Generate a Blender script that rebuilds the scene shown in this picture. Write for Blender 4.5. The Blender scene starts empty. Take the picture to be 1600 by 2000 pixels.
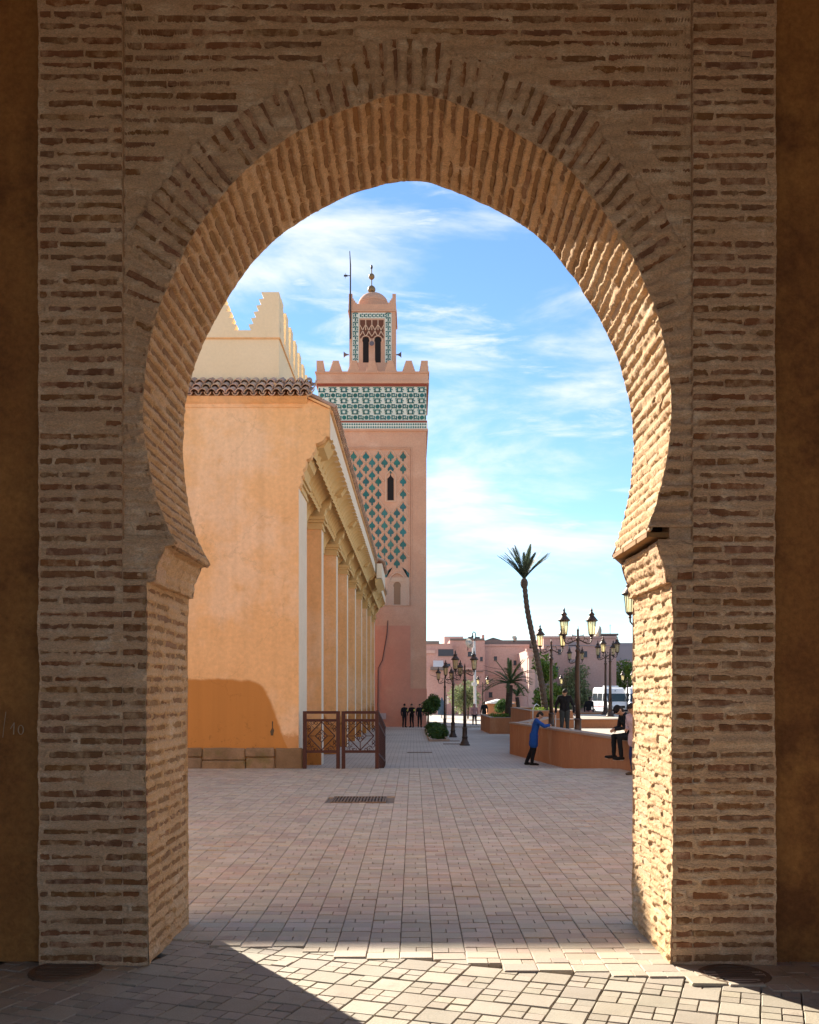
import bpy, bmesh, math, random
import numpy as np
from mathutils import Vector, Matrix

random.seed(7)
RNG = np.random.default_rng(7)
scene = bpy.context.scene
COL = scene.collection
R = math.radians
# pixel -> place: focal length in photo pixels, vanishing point, eye height (m)
F, VX, VY, H = 1900.0, 808.0, 1350.0, 1.9
def P(x, y, d):
    return Vector(((x - VX) / F * d, d, H - (y - VY) / F * d))

# ------------------------------------------------------------------ camera
cam = bpy.data.cameras.new('camera'); camo = bpy.data.objects.new('camera', cam); COL.objects.link(camo)
camo.location = (0, 0, H); camo.rotation_euler = (R(90), 0, 0)
cam.sensor_fit = 'HORIZONTAL'; cam.sensor_width = 36.0; cam.lens = 36.0 * F / 1600.0
cam.shift_x = (800 - VX) / 1600.0; cam.shift_y = (VY - 1000) / 1600.0
cam.clip_start = 0.05; cam.clip_end = 6000
scene.camera = camo

# ------------------------------------------------------------------ sky, sun, exposure
SUN_EL, SUN_AZ = 29.6, -33.4            # degrees; azimuth from +Y, clockwise
world = bpy.data.worlds.new('World'); scene.world = world; world.use_nodes = True
wn, wl = world.node_tree.nodes, world.node_tree.links
wn.clear()
w_out = wn.new('ShaderNodeOutputWorld'); w_bg = wn.new('ShaderNodeBackground')
w_sky = wn.new('ShaderNodeTexSky'); w_sky.sky_type = 'NISHITA'; w_sky.sun_disc = False
w_sky.sun_elevation = R(SUN_EL); w_sky.sun_rotation = R(SUN_AZ)
w_sky.air_density = 1.0; w_sky.dust_density = 0.0; w_sky.ozone_density = 1.5
w_tc = wn.new('ShaderNodeTexCoord')
def wmap(scale, loc=(0, 0, 0)):
    m = wn.new('ShaderNodeMapping'); m.inputs['Scale'].default_value = scale; m.inputs['Location'].default_value = loc
    wl.new(w_tc.outputs['Generated'], m.inputs['Vector']); return m
def wnoise(m, scale, detail, rough, dist=0.0):
    n = wn.new('ShaderNodeTexNoise'); n.inputs['Scale'].default_value = scale; n.inputs['Detail'].default_value = detail
    n.inputs['Roughness'].default_value = rough; n.inputs['Distortion'].default_value = dist
    wl.new(m.outputs[0], n.inputs['Vector']); return n
n_a = wnoise(wmap((1.6, 1.6, 5.0), (3.1, 1.7, 0.35)), 2.1, 8, 0.58, 0.35)
n_b = wnoise(wmap((2.2, 2.2, 11.0), (7.3, 0.4, 2.0)), 3.2, 8, 0.62, 0.5)
w_ra = wn.new('ShaderNodeMapRange'); w_ra.interpolation_type = 'SMOOTHSTEP'
w_ra.inputs[1].default_value = 0.46; w_ra.inputs[2].default_value = 0.68
wl.new(n_a.outputs[0], w_ra.inputs[0])
w_rb = wn.new('ShaderNodeMapRange'); w_rb.interpolation_type = 'SMOOTHSTEP'
w_rb.inputs[1].default_value = 0.48; w_rb.inputs[2].default_value = 0.74; w_rb.inputs[4].default_value = 0.85
wl.new(n_b.outputs[0], w_rb.inputs[0])
w_mx = wn.new('ShaderNodeMath'); w_mx.operation = 'MAXIMUM'
wl.new(w_ra.outputs[0], w_mx.inputs[0]); wl.new(w_rb.outputs[0], w_mx.inputs[1])
w_mul = wn.new('ShaderNodeMath'); w_mul.operation = 'MULTIPLY'; w_mul.inputs[1].default_value = 0.93
wl.new(w_mx.outputs[0], w_mul.inputs[0])
w_tint = wn.new('ShaderNodeMix'); w_tint.data_type = 'RGBA'; w_tint.blend_type = 'MULTIPLY'; w_tint.inputs[0].default_value = 1.0
w_tint.inputs[7].default_value = (0.57, 0.70, 0.83, 1)
wl.new(w_sky.outputs[0], w_tint.inputs[6])
w_mix = wn.new('ShaderNodeMix'); w_mix.data_type = 'RGBA'
w_mix.inputs[7].default_value = (4.6, 4.7, 4.75, 1)        # lit cloud
wl.new(w_mul.outputs[0], w_mix.inputs[0]); wl.new(w_tint.outputs[2], w_mix.inputs[6])
wl.new(w_mix.outputs[2], w_bg.inputs['Color']); w_bg.inputs['Strength'].default_value = 0.053
wl.new(w_bg.outputs[0], w_out.inputs['Surface'])

sun = bpy.data.lights.new('sun', 'SUN'); sun.energy = 3.0; sun.angle = R(0.53); sun.color = (1.0, 0.92, 0.78)
suno = bpy.data.objects.new('sun', sun); COL.objects.link(suno)
_e, _a = R(SUN_EL), R(SUN_AZ)
SUNV = Vector((math.sin(_a) * math.cos(_e), math.cos(_a) * math.cos(_e), math.sin(_e)))   # towards the sun
suno.rotation_euler = (-SUNV).to_track_quat('-Z', 'Y').to_euler(); suno.location = (-20, 30, 40)

vs = scene.view_settings
vs.view_transform = 'Standard'; vs.look = 'None'; vs.gamma = 1.0; vs.exposure = 2.25; vs.use_curve_mapping = False
scene.render.engine = 'CYCLES'
scene.cycles.max_bounces = 10; scene.cycles.diffuse_bounces = 6; scene.cycles.transparent_max_bounces = 12
scene.cycles.use_denoising = True
scene.cycles.sample_clamp_indirect = 6.0

# ------------------------------------------------------------------ helpers
def tag(o, label=None, cat=None, group=None, kind=None):
    if label: o['label'] = label
    if cat: o['category'] = cat
    if group: o['group'] = group
    if kind: o['kind'] = kind
    return o

def thing(name, label, cat, loc=(0, 0, 0), rz=0.0, group=None, scale=1.0):
    o = bpy.data.objects.new(name, None); COL.objects.link(o)
    o.empty_display_size = 0.2
    o.location = loc; o.rotation_euler = (0, 0, rz); o.scale = (scale,) * 3
    return tag(o, label, cat, group)

def origin(o):
    v = Vector((0, 0, 0))
    while o is not None:
        v += o.location; o = o.parent
    return v

def link(name, me, parent=None):
    o = bpy.data.objects.new(name, me); COL.objects.link(o); o.parent = parent
    return o

class MB:
    """collects shapes, then links them as ONE mesh object"""
    def __init__(s): s.v = []; s.f = []; s.m = []; s.cur = 0
    def add(s, vs_, fs_, m=None):
        b = len(s.v); s.v += [tuple(p) for p in vs_]
        for f in fs_:
            s.f.append(tuple(b + i for i in f)); s.m.append(s.cur if m is None else m)
        return s
    def box(s, lo, hi, m=None):
        x0, y0, z0 = lo; x1, y1, z1 = hi
        v = [(x0, y0, z0), (x1, y0, z0), (x1, y1, z0), (x0, y1, z0), (x0, y0, z1), (x1, y0, z1), (x1, y1, z1), (x0, y1, z1)]
        return s.add(v, [(3, 2, 1, 0), (4, 5, 6, 7), (0, 1, 5, 4), (1, 2, 6, 5), (2, 3, 7, 6), (3, 0, 4, 7)], m)
    def obox(s, c, a, b, n, m=None):
        """oriented box: centre, three half-axis vectors"""
        c, a, b, n = Vector(c), Vector(a), Vector(b), Vector(n)
        v = [c + i * a + j * b + k * n for k in (-1, 1) for j in (-1, 1) for i in (-1, 1)]
        v = [v[0], v[1], v[3], v[2], v[4], v[5], v[7], v[6]]
        return s.add(v, [(3, 2, 1, 0), (4, 5, 6, 7), (0, 1, 5, 4), (1, 2, 6, 5), (2, 3, 7, 6), (3, 0, 4, 7)], m)
    def bar(s, p, q, w, h=None, m=None):
        p, q = Vector(p), Vector(q); d = (q - p)
        if d.length < 1e-6: return s
        h = h or w; u = d.normalized(); ref = Vector((0, 0, 1)) if abs(u.z) < 0.9 else Vector((0, 1, 0))
        a = u.cross(ref).normalized(); b = a.cross(u)
        return s.obox((p + q) / 2, d / 2, a * w / 2, b * h / 2, m)
    def tube(s, pts, rad, n=8, cap=True, m=None):
        pts = [Vector(p) for p in pts]
        if not hasattr(rad, '__len__'): rad = [rad] * len(pts)
        vs_, fs_ = [], []; prev = None
        for i, p in enumerate(pts):
            t = (pts[min(i + 1, len(pts) - 1)] - pts[max(i - 1, 0)]).normalized()
            if prev is None:
                ref = Vector((0, 0, 1)) if abs(t.z) < 0.9 else Vector((1, 0, 0))
                a = t.cross(ref).normalized()
            else:
                a = (prev - t * prev.dot(t)).normalized()
            prev = a; b = t.cross(a)
            for k in range(n):
                an = 2 * math.pi * k / n
                vs_.append(p + (a * math.cos(an) + b * math.sin(an)) * rad[i])
        for i in range(len(pts) - 1):
            for k in range(n):
                k2 = (k + 1) % n
                fs_.append((i * n + k, i * n + k2, (i + 1) * n + k2, (i + 1) * n + k))
        if cap:
            fs_.append(tuple(range(n - 1, -1, -1))); e = (len(pts) - 1) * n
            fs_.append(tuple(e + k for k in range(n)))
        return s.add(vs_, fs_, m)
    def lathe(s, prof, c=(0, 0, 0), n=12, m=None, phase=0.0, sq=False):
        """profile [(radius, z)]"""
        c = Vector(c); vs_, fs_ = [], []
        for r, z in prof:
            for k in range(n):
                an = 2 * math.pi * (k + phase) / n
                vs_.append(c + Vector((r * math.cos(an), r * math.sin(an), z)))
        for i in range(len(prof) - 1):
            for k in range(n):
                k2 = (k + 1) % n
                fs_.append((i * n + k, i * n + k2, (i + 1) * n + k2, (i + 1) * n + k))
        fs_.append(tuple(range(n - 1, -1, -1))); e = (len(prof) - 1) * n
        fs_.append(tuple(e + k for k in range(n)))
        return s.add(vs_, fs_, m)
    def ball(s, c, r, n=10, sc=(1, 1, 1), m=None):
        prof = [(max(1e-4, r * math.sin(math.pi * i / 7)), -r * math.cos(math.pi * i / 7)) for i in range(8)]
        b = len(s.v); s.lathe(prof, (0, 0, 0), n, m); c = Vector(c)
        for i in range(b, len(s.v)):
            p = s.v[i]; s.v[i] = (p[0] * sc[0] + c.x, p[1] * sc[1] + c.y, p[2] * sc[2] + c.z)
        return s
    def prism(s, poly, axis, lo, hi, m=None):
        """extrude polygon [(u,w)]: axis 'y' -> (u,lo..hi,w), 'x' -> (lo..hi,u,w), 'z' -> (u,w,lo..hi)"""
        def pt(u, w, d): return (u, d, w) if axis == 'y' else ((d, u, w) if axis == 'x' else (u, w, d))
        n = len(poly)
        area = sum(poly[i][0] * poly[(i + 1) % n][1] - poly[(i + 1) % n][0] * poly[i][1] for i in range(n))
        if (area < 0) != (axis == 'y'): poly = poly[::-1]
        v = [pt(u, w, lo) for u, w in poly] + [pt(u, w, hi) for u, w in poly]
        f = [tuple(range(n - 1, -1, -1)), tuple(range(n, 2 * n))] + [(i, (i + 1) % n, n + (i + 1) % n, n + i) for i in range(n)]
        return s.add(v, f, m)
    def mesh(s, name, mats, off=Vector((0, 0, 0)), smooth=False):
        me = bpy.data.meshes.new(name)
        me.from_pydata([(p[0] - off[0], p[1] - off[1], p[2] - off[2]) for p in s.v], [], s.f)
        for mm in (mats if isinstance(mats, (list, tuple)) else [mats]): me.materials.append(mm)
        me.polygons.foreach_set('material_index', s.m)
        if smooth: me.polygons.foreach_set('use_smooth', [True] * len(s.f))
        me.update()
        return me
    def build(s, name, mats, parent=None, smooth=False, local=False, bevel=0.0, kind=None):
        off = Vector((0, 0, 0)) if (local or parent is None) else origin(parent)
        me = s.mesh(name, mats, off, smooth)
        if bevel > 0:
            bm = bmesh.new(); bm.from_mesh(me)
            bmesh.ops.bevel(bm, geom=bm.edges[:], offset=bevel, segments=1, affect='EDGES', profile=0.5)
            bm.to_mesh(me); bm.free()
        o = link(name, me, parent)
        if kind: o['kind'] = kind
        return o

def np_mesh(name, verts, quads, mats, parent=None, smooth=True, kind=None, world_coords=True):
    verts = np.asarray(verts, dtype=np.float32).reshape(-1, 3)
    if parent is not None and world_coords: verts = verts - np.array(origin(parent), dtype=np.float32)
    quads = np.asarray(quads, dtype=np.int32)
    me = bpy.data.meshes.new(name)
    me.vertices.add(len(verts)); me.vertices.foreach_set('co', verts.ravel())
    k = quads.shape[1]
    me.loops.add(quads.size); me.loops.foreach_set('vertex_index', quads.ravel())
    me.polygons.add(len(quads))
    me.polygons.foreach_set('loop_start', np.arange(0, quads.size, k, dtype=np.int32))
    me.polygons.foreach_set('loop_total', np.full(len(quads), k, dtype=np.int32))
    me.polygons.foreach_set('use_smooth', np.full(len(quads), smooth))
    for mm in (mats if isinstance(mats, (list, tuple)) else [mats]): me.materials.append(mm)
    me.update(calc_edges=True); me.validate()
    o = link(name, me, parent)
    if kind: o['kind'] = kind
    return o

def grid_quads(nu, nv, flip=False):
    i = np.arange(nu - 1)[:, None]; j = np.arange(nv - 1)[None, :]
    a = i * nv + j
    q = np.stack([a, a + nv, a + nv + 1, a + 1], -1).reshape(-1, 4)
    return q[:, ::-1] if flip else q

def _hash(ix, iy, seed):
    h = (ix.astype(np.int64) * 374761393 + iy.astype(np.int64) * 668265263 + int(seed) * 974634721) & 0xffffffff
    h = ((h ^ (h >> 13)) * 1274126177) & 0xffffffff
    h = ((h ^ (h >> 15)) * 2246822519) & 0xffffffff
    return ((h ^ (h >> 16)) & 0xffffff) / float(0x1000000)
def vnoise(x, y, seed=0):
    x = np.asarray(x, float); y = np.asarray(y, float)
    ix, iy = np.floor(x), np.floor(y); fx, fy = x - ix, y - iy
    fx = fx * fx * (3 - 2 * fx); fy = fy * fy * (3 - 2 * fy)
    a = _hash(ix, iy, seed); b = _hash(ix + 1, iy, seed); c = _hash(ix, iy + 1, seed); d = _hash(ix + 1, iy + 1, seed)
    return (a + (b - a) * fx) * (1 - fy) + (c + (d - c) * fx) * fy
def fbm(x, y, seed=0, oct=4):
    t = 0; a = 0.5; f = 1.0
    for k in range(oct):
        t = t + a * (vnoise(np.asarray(x) * f, np.asarray(y) * f, seed + 17 * k) - 0.5) * 2; a *= 0.5; f *= 2.03
    return t
def sstep(a, b, x):
    t = np.clip((x - a) / (b - a), 0, 1); return t * t * (3 - 2 * t)

# ------------------------------------------------------------------ materials
def new_mat(name):
    m = bpy.data.materials.new(name); m.use_nodes = True
    nt = m.node_tree; b = nt.nodes['Principled BSDF']
    return m, nt.nodes, nt.links, b

def surf(name, c1, c2=None, scale=2.0, c3=None, scale3=0.6, cov3=0.5, rough=0.85, bump=0.15, bscale=40.0, bdist=0.01, grain=0.12,
         island=0.0, spec=0.25, stretch=(1, 1, 1), metal=0.0, hue=0.0, c4=None, scale4=5.0, cov4=0.3):
    """base colour wandering between c1 and c2, blotches of c3, grain, fine relief; island = colour spread between pieces"""
    m, N, L, b = new_mat(name)
    b.inputs['Roughness'].default_value = rough; b.inputs['Specular IOR Level'].default_value = spec; b.inputs['Metallic'].default_value = metal
    g = N.new('ShaderNodeNewGeometry')
    mp = N.new('ShaderNodeMapping'); mp.inputs['Scale'].default_value = stretch; L.new(g.outputs['Position'], mp.inputs[0])
    def noise(sc, det=5, ro=0.6):
        n = N.new('ShaderNodeTexNoise'); n.inputs['Scale'].default_value = sc; n.inputs['Detail'].default_value = det
        n.inputs['Roughness'].default_value = ro; L.new(mp.outputs[0], n.inputs['Vector']); return n
    def mixc(fac, a, bb, blend='MIX'):
        x = N.new('ShaderNodeMix'); x.data_type = 'RGBA'; x.blend_type = blend
        for sock, val in ((x.inputs[0], fac), (x.inputs[6], a), (x.inputs[7], bb)):
            if isinstance(val, (int, float)): sock.default_value = val
            elif isinstance(val, tuple): sock.default_value = (*val, 1) if len(val) == 3 else val
            else: L.new(val, sock)
        return x.outputs[2]
    def rng_(src, a, bb, lo=0.0, hi=1.0):
        r = N.new('ShaderNodeMapRange'); r.inputs[1].default_value = a; r.inputs[2].default_value = bb
        r.inputs[3].default_value = lo; r.inputs[4].default_value = hi; L.new(src, r.inputs[0]); return r.outputs[0]
    col = tuple(c1)
    if c2 is not None: col = mixc(rng_(noise(scale).outputs[0], 0.35, 0.65), tuple(c1), tuple(c2))
    if c3 is not None: col = mixc(rng_(noise(scale3, 8, 0.65).outputs[0], 1 - cov3 - 0.08, 1 - cov3 + 0.08), col, tuple(c3))
    if c4 is not None: col = mixc(rng_(noise(scale4, 10, 0.72).outputs[0], 1 - cov4 - 0.05, 1 - cov4 + 0.10), col, tuple(c4))
    if grain: col = mixc(1.0, col, rng_(noise(bscale * 1.7, 3, 0.7).outputs[0], 0.25, 0.75, 1 - grain, 1 + grain), 'MULTIPLY')
    if island:
        oi = N.new('ShaderNodeObjectInfo'); ad = N.new('ShaderNodeMath'); ad.operation = 'ADD'
        L.new(oi.outputs['Random'], ad.inputs[0]); L.new(g.outputs['Random Per Island'], ad.inputs[1])
        fr = N.new('ShaderNodeMath'); fr.operation = 'FRACT'; L.new(ad.outputs[0], fr.inputs[0])
        hs = N.new('ShaderNodeHueSaturation'); L.new(col if not isinstance(col, tuple) else mixc(0.0, col, col), hs.inputs['Color'])
        L.new(rng_(fr.outputs[0], 0, 1, 1 - island, 1 + island), hs.inputs['Value'])
        m7 = N.new('ShaderNodeMath'); m7.operation = 'MULTIPLY'; m7.inputs[1].default_value = 7.31; L.new(fr.outputs[0], m7.inputs[0])
        f7 = N.new('ShaderNodeMath'); f7.operation = 'FRACT'; L.new(m7.outputs[0], f7.inputs[0])
        L.new(rng_(f7.outputs[0], 0, 1, 0.5 - hue, 0.5 + hue), hs.inputs['Hue'])
        m9 = N.new('ShaderNodeMath'); m9.operation = 'MULTIPLY'; m9.inputs[1].default_value = 13.7; L.new(fr.outputs[0], m9.inputs[0])
        f9 = N.new('ShaderNodeMath'); f9.operation = 'FRACT'; L.new(m9.outputs[0], f9.inputs[0])
        L.new(rng_(f9.outputs[0], 0, 1, 1 - island * .5, 1 + island * .5), hs.inputs['Saturation'])
        col = hs.outputs[0]
    if isinstance(col, tuple): b.inputs['Base Color'].default_value = (*col, 1)
    else: L.new(col, b.inputs['Base Color'])
    if bump:
        bp = N.new('ShaderNodeBump'); bp.inputs['Strength'].default_value = bump; bp.inputs['Distance'].default_value = bdist
        L.new(noise(bscale, 6, 0.65).outputs[0], bp.inputs['Height']); L.new(bp.outputs[0], b.inputs['Normal'])
    return m
# ================================================================== materials of the gate
M_mortar = surf('weathered_lime_mortar', (0.70, 0.465, 0.29), (0.64, 0.405, 0.24), 1.6, (0.50, 0.30, 0.165), 7.0, 0.34, rough=0.95, bump=0.9, bscale=42, bdist=0.02, grain=0.36, stretch=(1, 1, 2.2), c4=(0.82, 0.62, 0.43), scale4=4.0, cov4=0.44)
M_mortar_in = surf('bounce_tinted_mortar', (0.66, 0.435, 0.245), (0.60, 0.375, 0.20), 2.2, (0.45, 0.265, 0.125), 7.0, 0.38, rough=0.95, bump=0.9, bscale=42, bdist=0.02, grain=0.34, c4=(0.76, 0.58, 0.39), scale4=4.0, cov4=0.40)  # warm bounce light under the arch is tinted into this mortar colour
M_brick = surf('fired_thin_brick', (0.28, 0.13, 0.06), (0.21, 0.093, 0.042), 5.0, (0.50, 0.31, 0.18), 11.0, 0.44, rough=0.95, bump=0.6, bscale=70, bdist=0.012, grain=0.3, island=0.14, hue=0.008)
M_brick_mid = surf('mid_tone_brick', (0.33, 0.185, 0.085), (0.27, 0.145, 0.065), 5.0, (0.46, 0.30, 0.16), 13.0, 0.40, rough=0.95, bump=0.6, bscale=70, bdist=0.012, grain=0.3, island=0.12, hue=0.006)  # mid-toned copy of the brick with paler blotches, for soffit and left jamb
M_brick_pale = surf('limewash_sunlit_brick', (0.58, 0.41, 0.25), (0.50, 0.34, 0.20), 5.0, (0.62, 0.46, 0.29), 13.0, 0.40, rough=0.95, bump=0.6, bscale=70, bdist=0.012, grain=0.25, island=0.10, hue=0.006)  # limewash of the right jamb; also paints sunlight on the lower right soffit
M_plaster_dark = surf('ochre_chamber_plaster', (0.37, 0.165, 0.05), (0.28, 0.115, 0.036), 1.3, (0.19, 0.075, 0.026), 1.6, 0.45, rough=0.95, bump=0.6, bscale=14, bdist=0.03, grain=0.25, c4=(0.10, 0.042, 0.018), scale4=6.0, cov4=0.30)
M_ceiling = surf('lime_washed_ceiling', (0.42, 0.30, 0.20), (0.36, 0.25, 0.16), 2.0, rough=0.9)
M_gate_outer = surf('outer_pink_plaster', (0.60, 0.40, 0.27), (0.55, 0.36, 0.24), 0.8, rough=0.95, bump=0.3, bscale=10)
M_wood = surf('old_cedar_wood', (0.38, 0.20, 0.07), (0.26, 0.13, 0.05), 3.0, rough=0.8, bump=0.4, bscale=30, stretch=(12, 1, 12))

YF, YS, YB = 6.73, 6.78, 7.93           # pier face, recessed spandrel face, outer face
XC = -0.045
XOL, XOR, XGL, XGR, XJL, XJR = -2.596, 2.504, -2.02, 1.937, -1.842, 1.785
ZTOP, ZIMP = 7.6, 2.66
PITCH, BRH, BRL = 0.0885, 0.033, 0.36

# horseshoe profile, half, from the apex down: (offset px, y px) on the photograph's near edge
_pr = [(0, 182), (50, 189), (112, 209), (156, 228), (206, 253), (266, 290), (306, 322), (336, 350), (382, 408), (424, 471), (454, 527), (480, 586),
       (494, 632), (507, 690), (514, 750), (516, 803), (512, 860), (505, 908), (493, 958), (474, 1020), (452, 1062)]
_k = YS / F
half = np.array([(a * _k, H + (VY - y) * _k) for a, y in _pr])
prof = np.vstack([np.stack([XC - half[::-1, 0], half[::-1, 1]], 1), np.stack([XC + half[1:-1, 0], half[1:-1, 1]], 1), [[XC + 470 * _k, H + (VY - 1030) * _k]]])
for _ in range(3):                       # corner cutting; ends stay
    q = np.empty((2 * (len(prof) - 1), 2)); q[0::2] = prof[:-1] * 0.75 + prof[1:] * 0.25; q[1::2] = prof[:-1] * 0.25 + prof[1:] * 0.75
    prof = np.vstack([prof[:1], q, prof[-1:]])
_d = np.r_[0, np.cumsum(np.hypot(*np.diff(prof, axis=0).T))]
ARC = _d[-1]; NS = int(ARC / 0.0105)
S = np.linspace(0, ARC, NS)
CUR = np.stack([np.interp(S, _d, prof[:, 0]), np.interp(S, _d, prof[:, 1])], 1)
_t = np.gradient(CUR, axis=0); _t /= np.linalg.norm(_t, axis=1)[:, None]
for _ in range(6): _t[1:-1] = (_t[:-2] + _t[1:-1] * 2 + _t[2:]) / 4
OUT = np.stack([-_t[:, 1], _t[:, 0]], 1)  # away from the opening

def brick_layout(u, v, seed):
    """recess mask of thin bricks between thick mortar beds; u along the course, v across"""
    row = np.floor(v / PITCH); rs = _hash(row, row * 0 + 3, seed)
    vv = v - (row + 0.5) * PITCH - (vnoise(u * 1.7, row * 3.1, seed + 5) - 0.5) * 0.022
    Lc = BRL * (0.85 + 0.4 * rs); sh = _hash(row, row * 0 + 9, seed) * 0.6
    k = np.floor((u + sh) / Lc); uu = (u + sh) - (k + 0.5) * Lc
    pres = _hash(row, k, seed + 1)
    hh = BRH * (0.7 + 0.6 * _hash(row, k, seed + 2)) / 2
    ed = (vnoise(u * 60, v * 60, seed + 7) - 0.5) * 0.014 + (vnoise(u * 14, v * 25, seed + 8) - 0.5) * 0.020
    d = np.minimum(Lc / 2 - 0.012 - np.abs(uu), hh - np.abs(vv)) + ed
    smear = fbm(u * 1.3, v * 1.3, seed + 11, 3)
    m = sstep(-0.012, 0.012, d) * (pres > 0.03) * sstep(0.80, 0.46, smear)
    return m

def brick_list(u0, u1, v0, v1, seed):
    out = []
    for row in range(int(math.floor(v0 / PITCH)), int(math.ceil(v1 / PITCH))):
        ra = np.array([float(row)]); rs = _hash(ra, ra * 0 + 3, seed)[0]; Lc = BRL * (0.85 + 0.4 * rs); sh = _hash(ra, ra * 0 + 9, seed)[0] * 0.6
        vc = (row + 0.5) * PITCH
        for k in range(int(math.floor((u0 + sh) / Lc)), int(math.ceil((u1 + sh) / Lc))):
            a, b = max(u0, k * Lc - sh), min(u1, (k + 1) * Lc - sh)
            if b - a < 0.06: continue
            p = _hash(ra, np.array([float(k)]), seed + 1)[0]
            if p <= 0.03: continue
            hgt = BRH * (0.95 + 0.6 * _hash(ra, np.array([float(k)]), seed + 2)[0])
            uc = (a + b) / 2
            dv = (vnoise(np.array([uc * 1.7]), np.array([row * 3.1]), seed + 5)[0] - 0.5) * 0.022
            out.append((uc, vc + dv, b - a - 0.012, hgt))
    return out

def face_disp(u, v, seed, m):
    return 0.012 * fbm(u * 2.2, v * 2.2, seed + 20, 3) + 0.010 * fbm(u * 11, v * 22, seed + 30, 4) - 0.030 * m \
        + 0.007 * (1 - m) * np.cos(2 * np.pi * (v / PITCH))* -1

gate = thing('brick_archway', 'horseshoe archway of thin worn bricks in thick mortar framing the view', 'archway', ((XOL + XOR) / 2, YF, 0))
BRICKS = []                              # (centre, along, across, outward, length, height)

def edge_wobble(v, seed):
    return 0.016 * fbm(v * 3.0, v * 0 + 1, seed, 4) + 0.006 * (vnoise(v * 45, v * 0, seed + 3) - 0.5)

def flat_front(name, x0, x1, z0, z1, y, seed, wob0=None, wob1=None):
    nu, nv = max(3, int((x1 - x0) / 0.0105)), int((z1 - z0) / 0.0105)
    X, Z = np.meshgrid(np.linspace(x0, x1, nu), np.linspace(z0, z1, nv), indexing='ij')
    m = brick_layout(X, Z, 100)
    D = face_disp(X, Z, 100, m)
    Xw = X.copy()
    if wob0 is not None: w = np.clip(1 - (X - x0) / 0.1, 0, 1); Xw = Xw + w * edge_wobble(Z, wob0); D = D * np.clip((X - x0) / 0.02, 0, 1)
    if wob1 is not None: w = np.clip(1 - (x1 - X) / 0.1, 0, 1); Xw = Xw + w * edge_wobble(Z, wob1); D = D * np.clip((x1 - X) / 0.02, 0, 1)
    np_mesh(name, np.stack([Xw, y - D, Z], -1), grid_quads(nu, nv, False), M_mortar, gate)
    for uc, vc, L_, h_ in brick_list(x0, x1, z0, z1, 100):
        BRICKS.append((Vector((uc, y + 0.020, vc)), Vector((1, 0, 0)), Vector((0, 0, 1)), Vector((0, -1, 0)), L_, h_, 0))

flat_front('pier_face', XOL, XGL, 0.0, ZTOP, YF, 100, 41, None)
flat_front('pier_face', XGL, XJL, 0.0, ZIMP, YF, 100, None, 42)
flat_front('pier_face', XGR, XOR, 0.0, ZTOP, YF, 100, None, 43)
flat_front('pier_face', XJR, XGR, 0.0, ZIMP, YF, 100, 44, None)

# spandrel: from the arch edge out to the frame, voussoir ring inside, level courses outside
NT = 120
cz = 3.86
BND = np.empty_like(CUR)
for i, (px, pz) in enumerate(CUR):
    if pz <= cz: BND[i] = (XGL if px < XC else XGR, pz); continue
    dx, dz = px - XC, pz - cz
    tx = ((XGL if dx < 0 else XGR) - XC) / dx if abs(dx) > 1e-6 else 1e9
    tz = (ZTOP - cz) / dz if dz > 1e-6 else 1e9
    t_ = min(tx, tz); BND[i] = (XC + dx * t_, cz + dz * t_)
T = np.linspace(0, 1, NT)
SPX = CUR[:, None, 0] * (1 - T) + BND[:, None, 0] * T
SPZ = CUR[:, None, 1] * (1 - T) + BND[:, None, 1] * T
RHO = np.hypot(SPX - CUR[:, None, 0], SPZ - CUR[:, None, 1])
SS = np.repeat(S[:, None], NT, 1)
ring = 0.37 + 0.10 * (_hash(np.floor(S / 0.27), S * 0, 61) - 0.5) + 0.03 * (_hash(np.floor(S / PITCH), S * 0, 62) - 0.5)
ringd = RHO - ring[:, None]
m_r = brick_layout(RHO + 0.03, SS, 300); m_h = brick_layout(SPX, SPZ, 100)
inr = sstep(0.012, -0.012, ringd)
m_s = np.where(ringd < 0, m_r, m_h) * np.where(ringd < 0, 0.95, 0.9)
D = face_disp(SPX, SPZ, 100, m_s) * 1.0 + 0.010 * inr
D = D - 0.012 * np.exp(-(ringd / 0.008) ** 2)
wS = edge_wobble(S, 77)                  # ragged arris shared with the soffit
fall = np.clip(1 - RHO / 0.10, 0, 1)
SPXw = SPX - OUT[:, None, 0] * wS[:, None] * fall; SPZw = SPZ - OUT[:, None, 1] * wS[:, None] * fall
D = D * np.clip(RHO / 0.02, 0, 1)
np_mesh('spandrel_face', np.stack([SPXw, YS - D, SPZw], -1), grid_quads(NS, NT, True), M_mortar, gate)
for uc, vc, L_, h_ in brick_list(0.04, 0.43, 0.0, ARC, 300):
    i = min(NS - 1, int(vc / ARC * (NS - 1))); o = BND[i] - CUR[i]; o = o / np.linalg.norm(o); c = CUR[i]; r = uc - 0.03
    L_ = min(L_, (ring[i] - r) * 2 - 0.01)
    if L_ < 0.05: continue
    px, pz = c[0] + o[0] * r, c[1] + o[1] * r
    if px - abs(o[0]) * L_ / 2 < XGL + 0.01 or px + abs(o[0]) * L_ / 2 > XGR - 0.01 or r - L_ / 2 < 0.004: continue
    BRICKS.append((Vector((px, YS + 0.019, pz)), Vector((o[0], 0, o[1])), Vector((-o[1], 0, o[0])), Vector((0, -1, 0)), L_, h_, 0))
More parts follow.
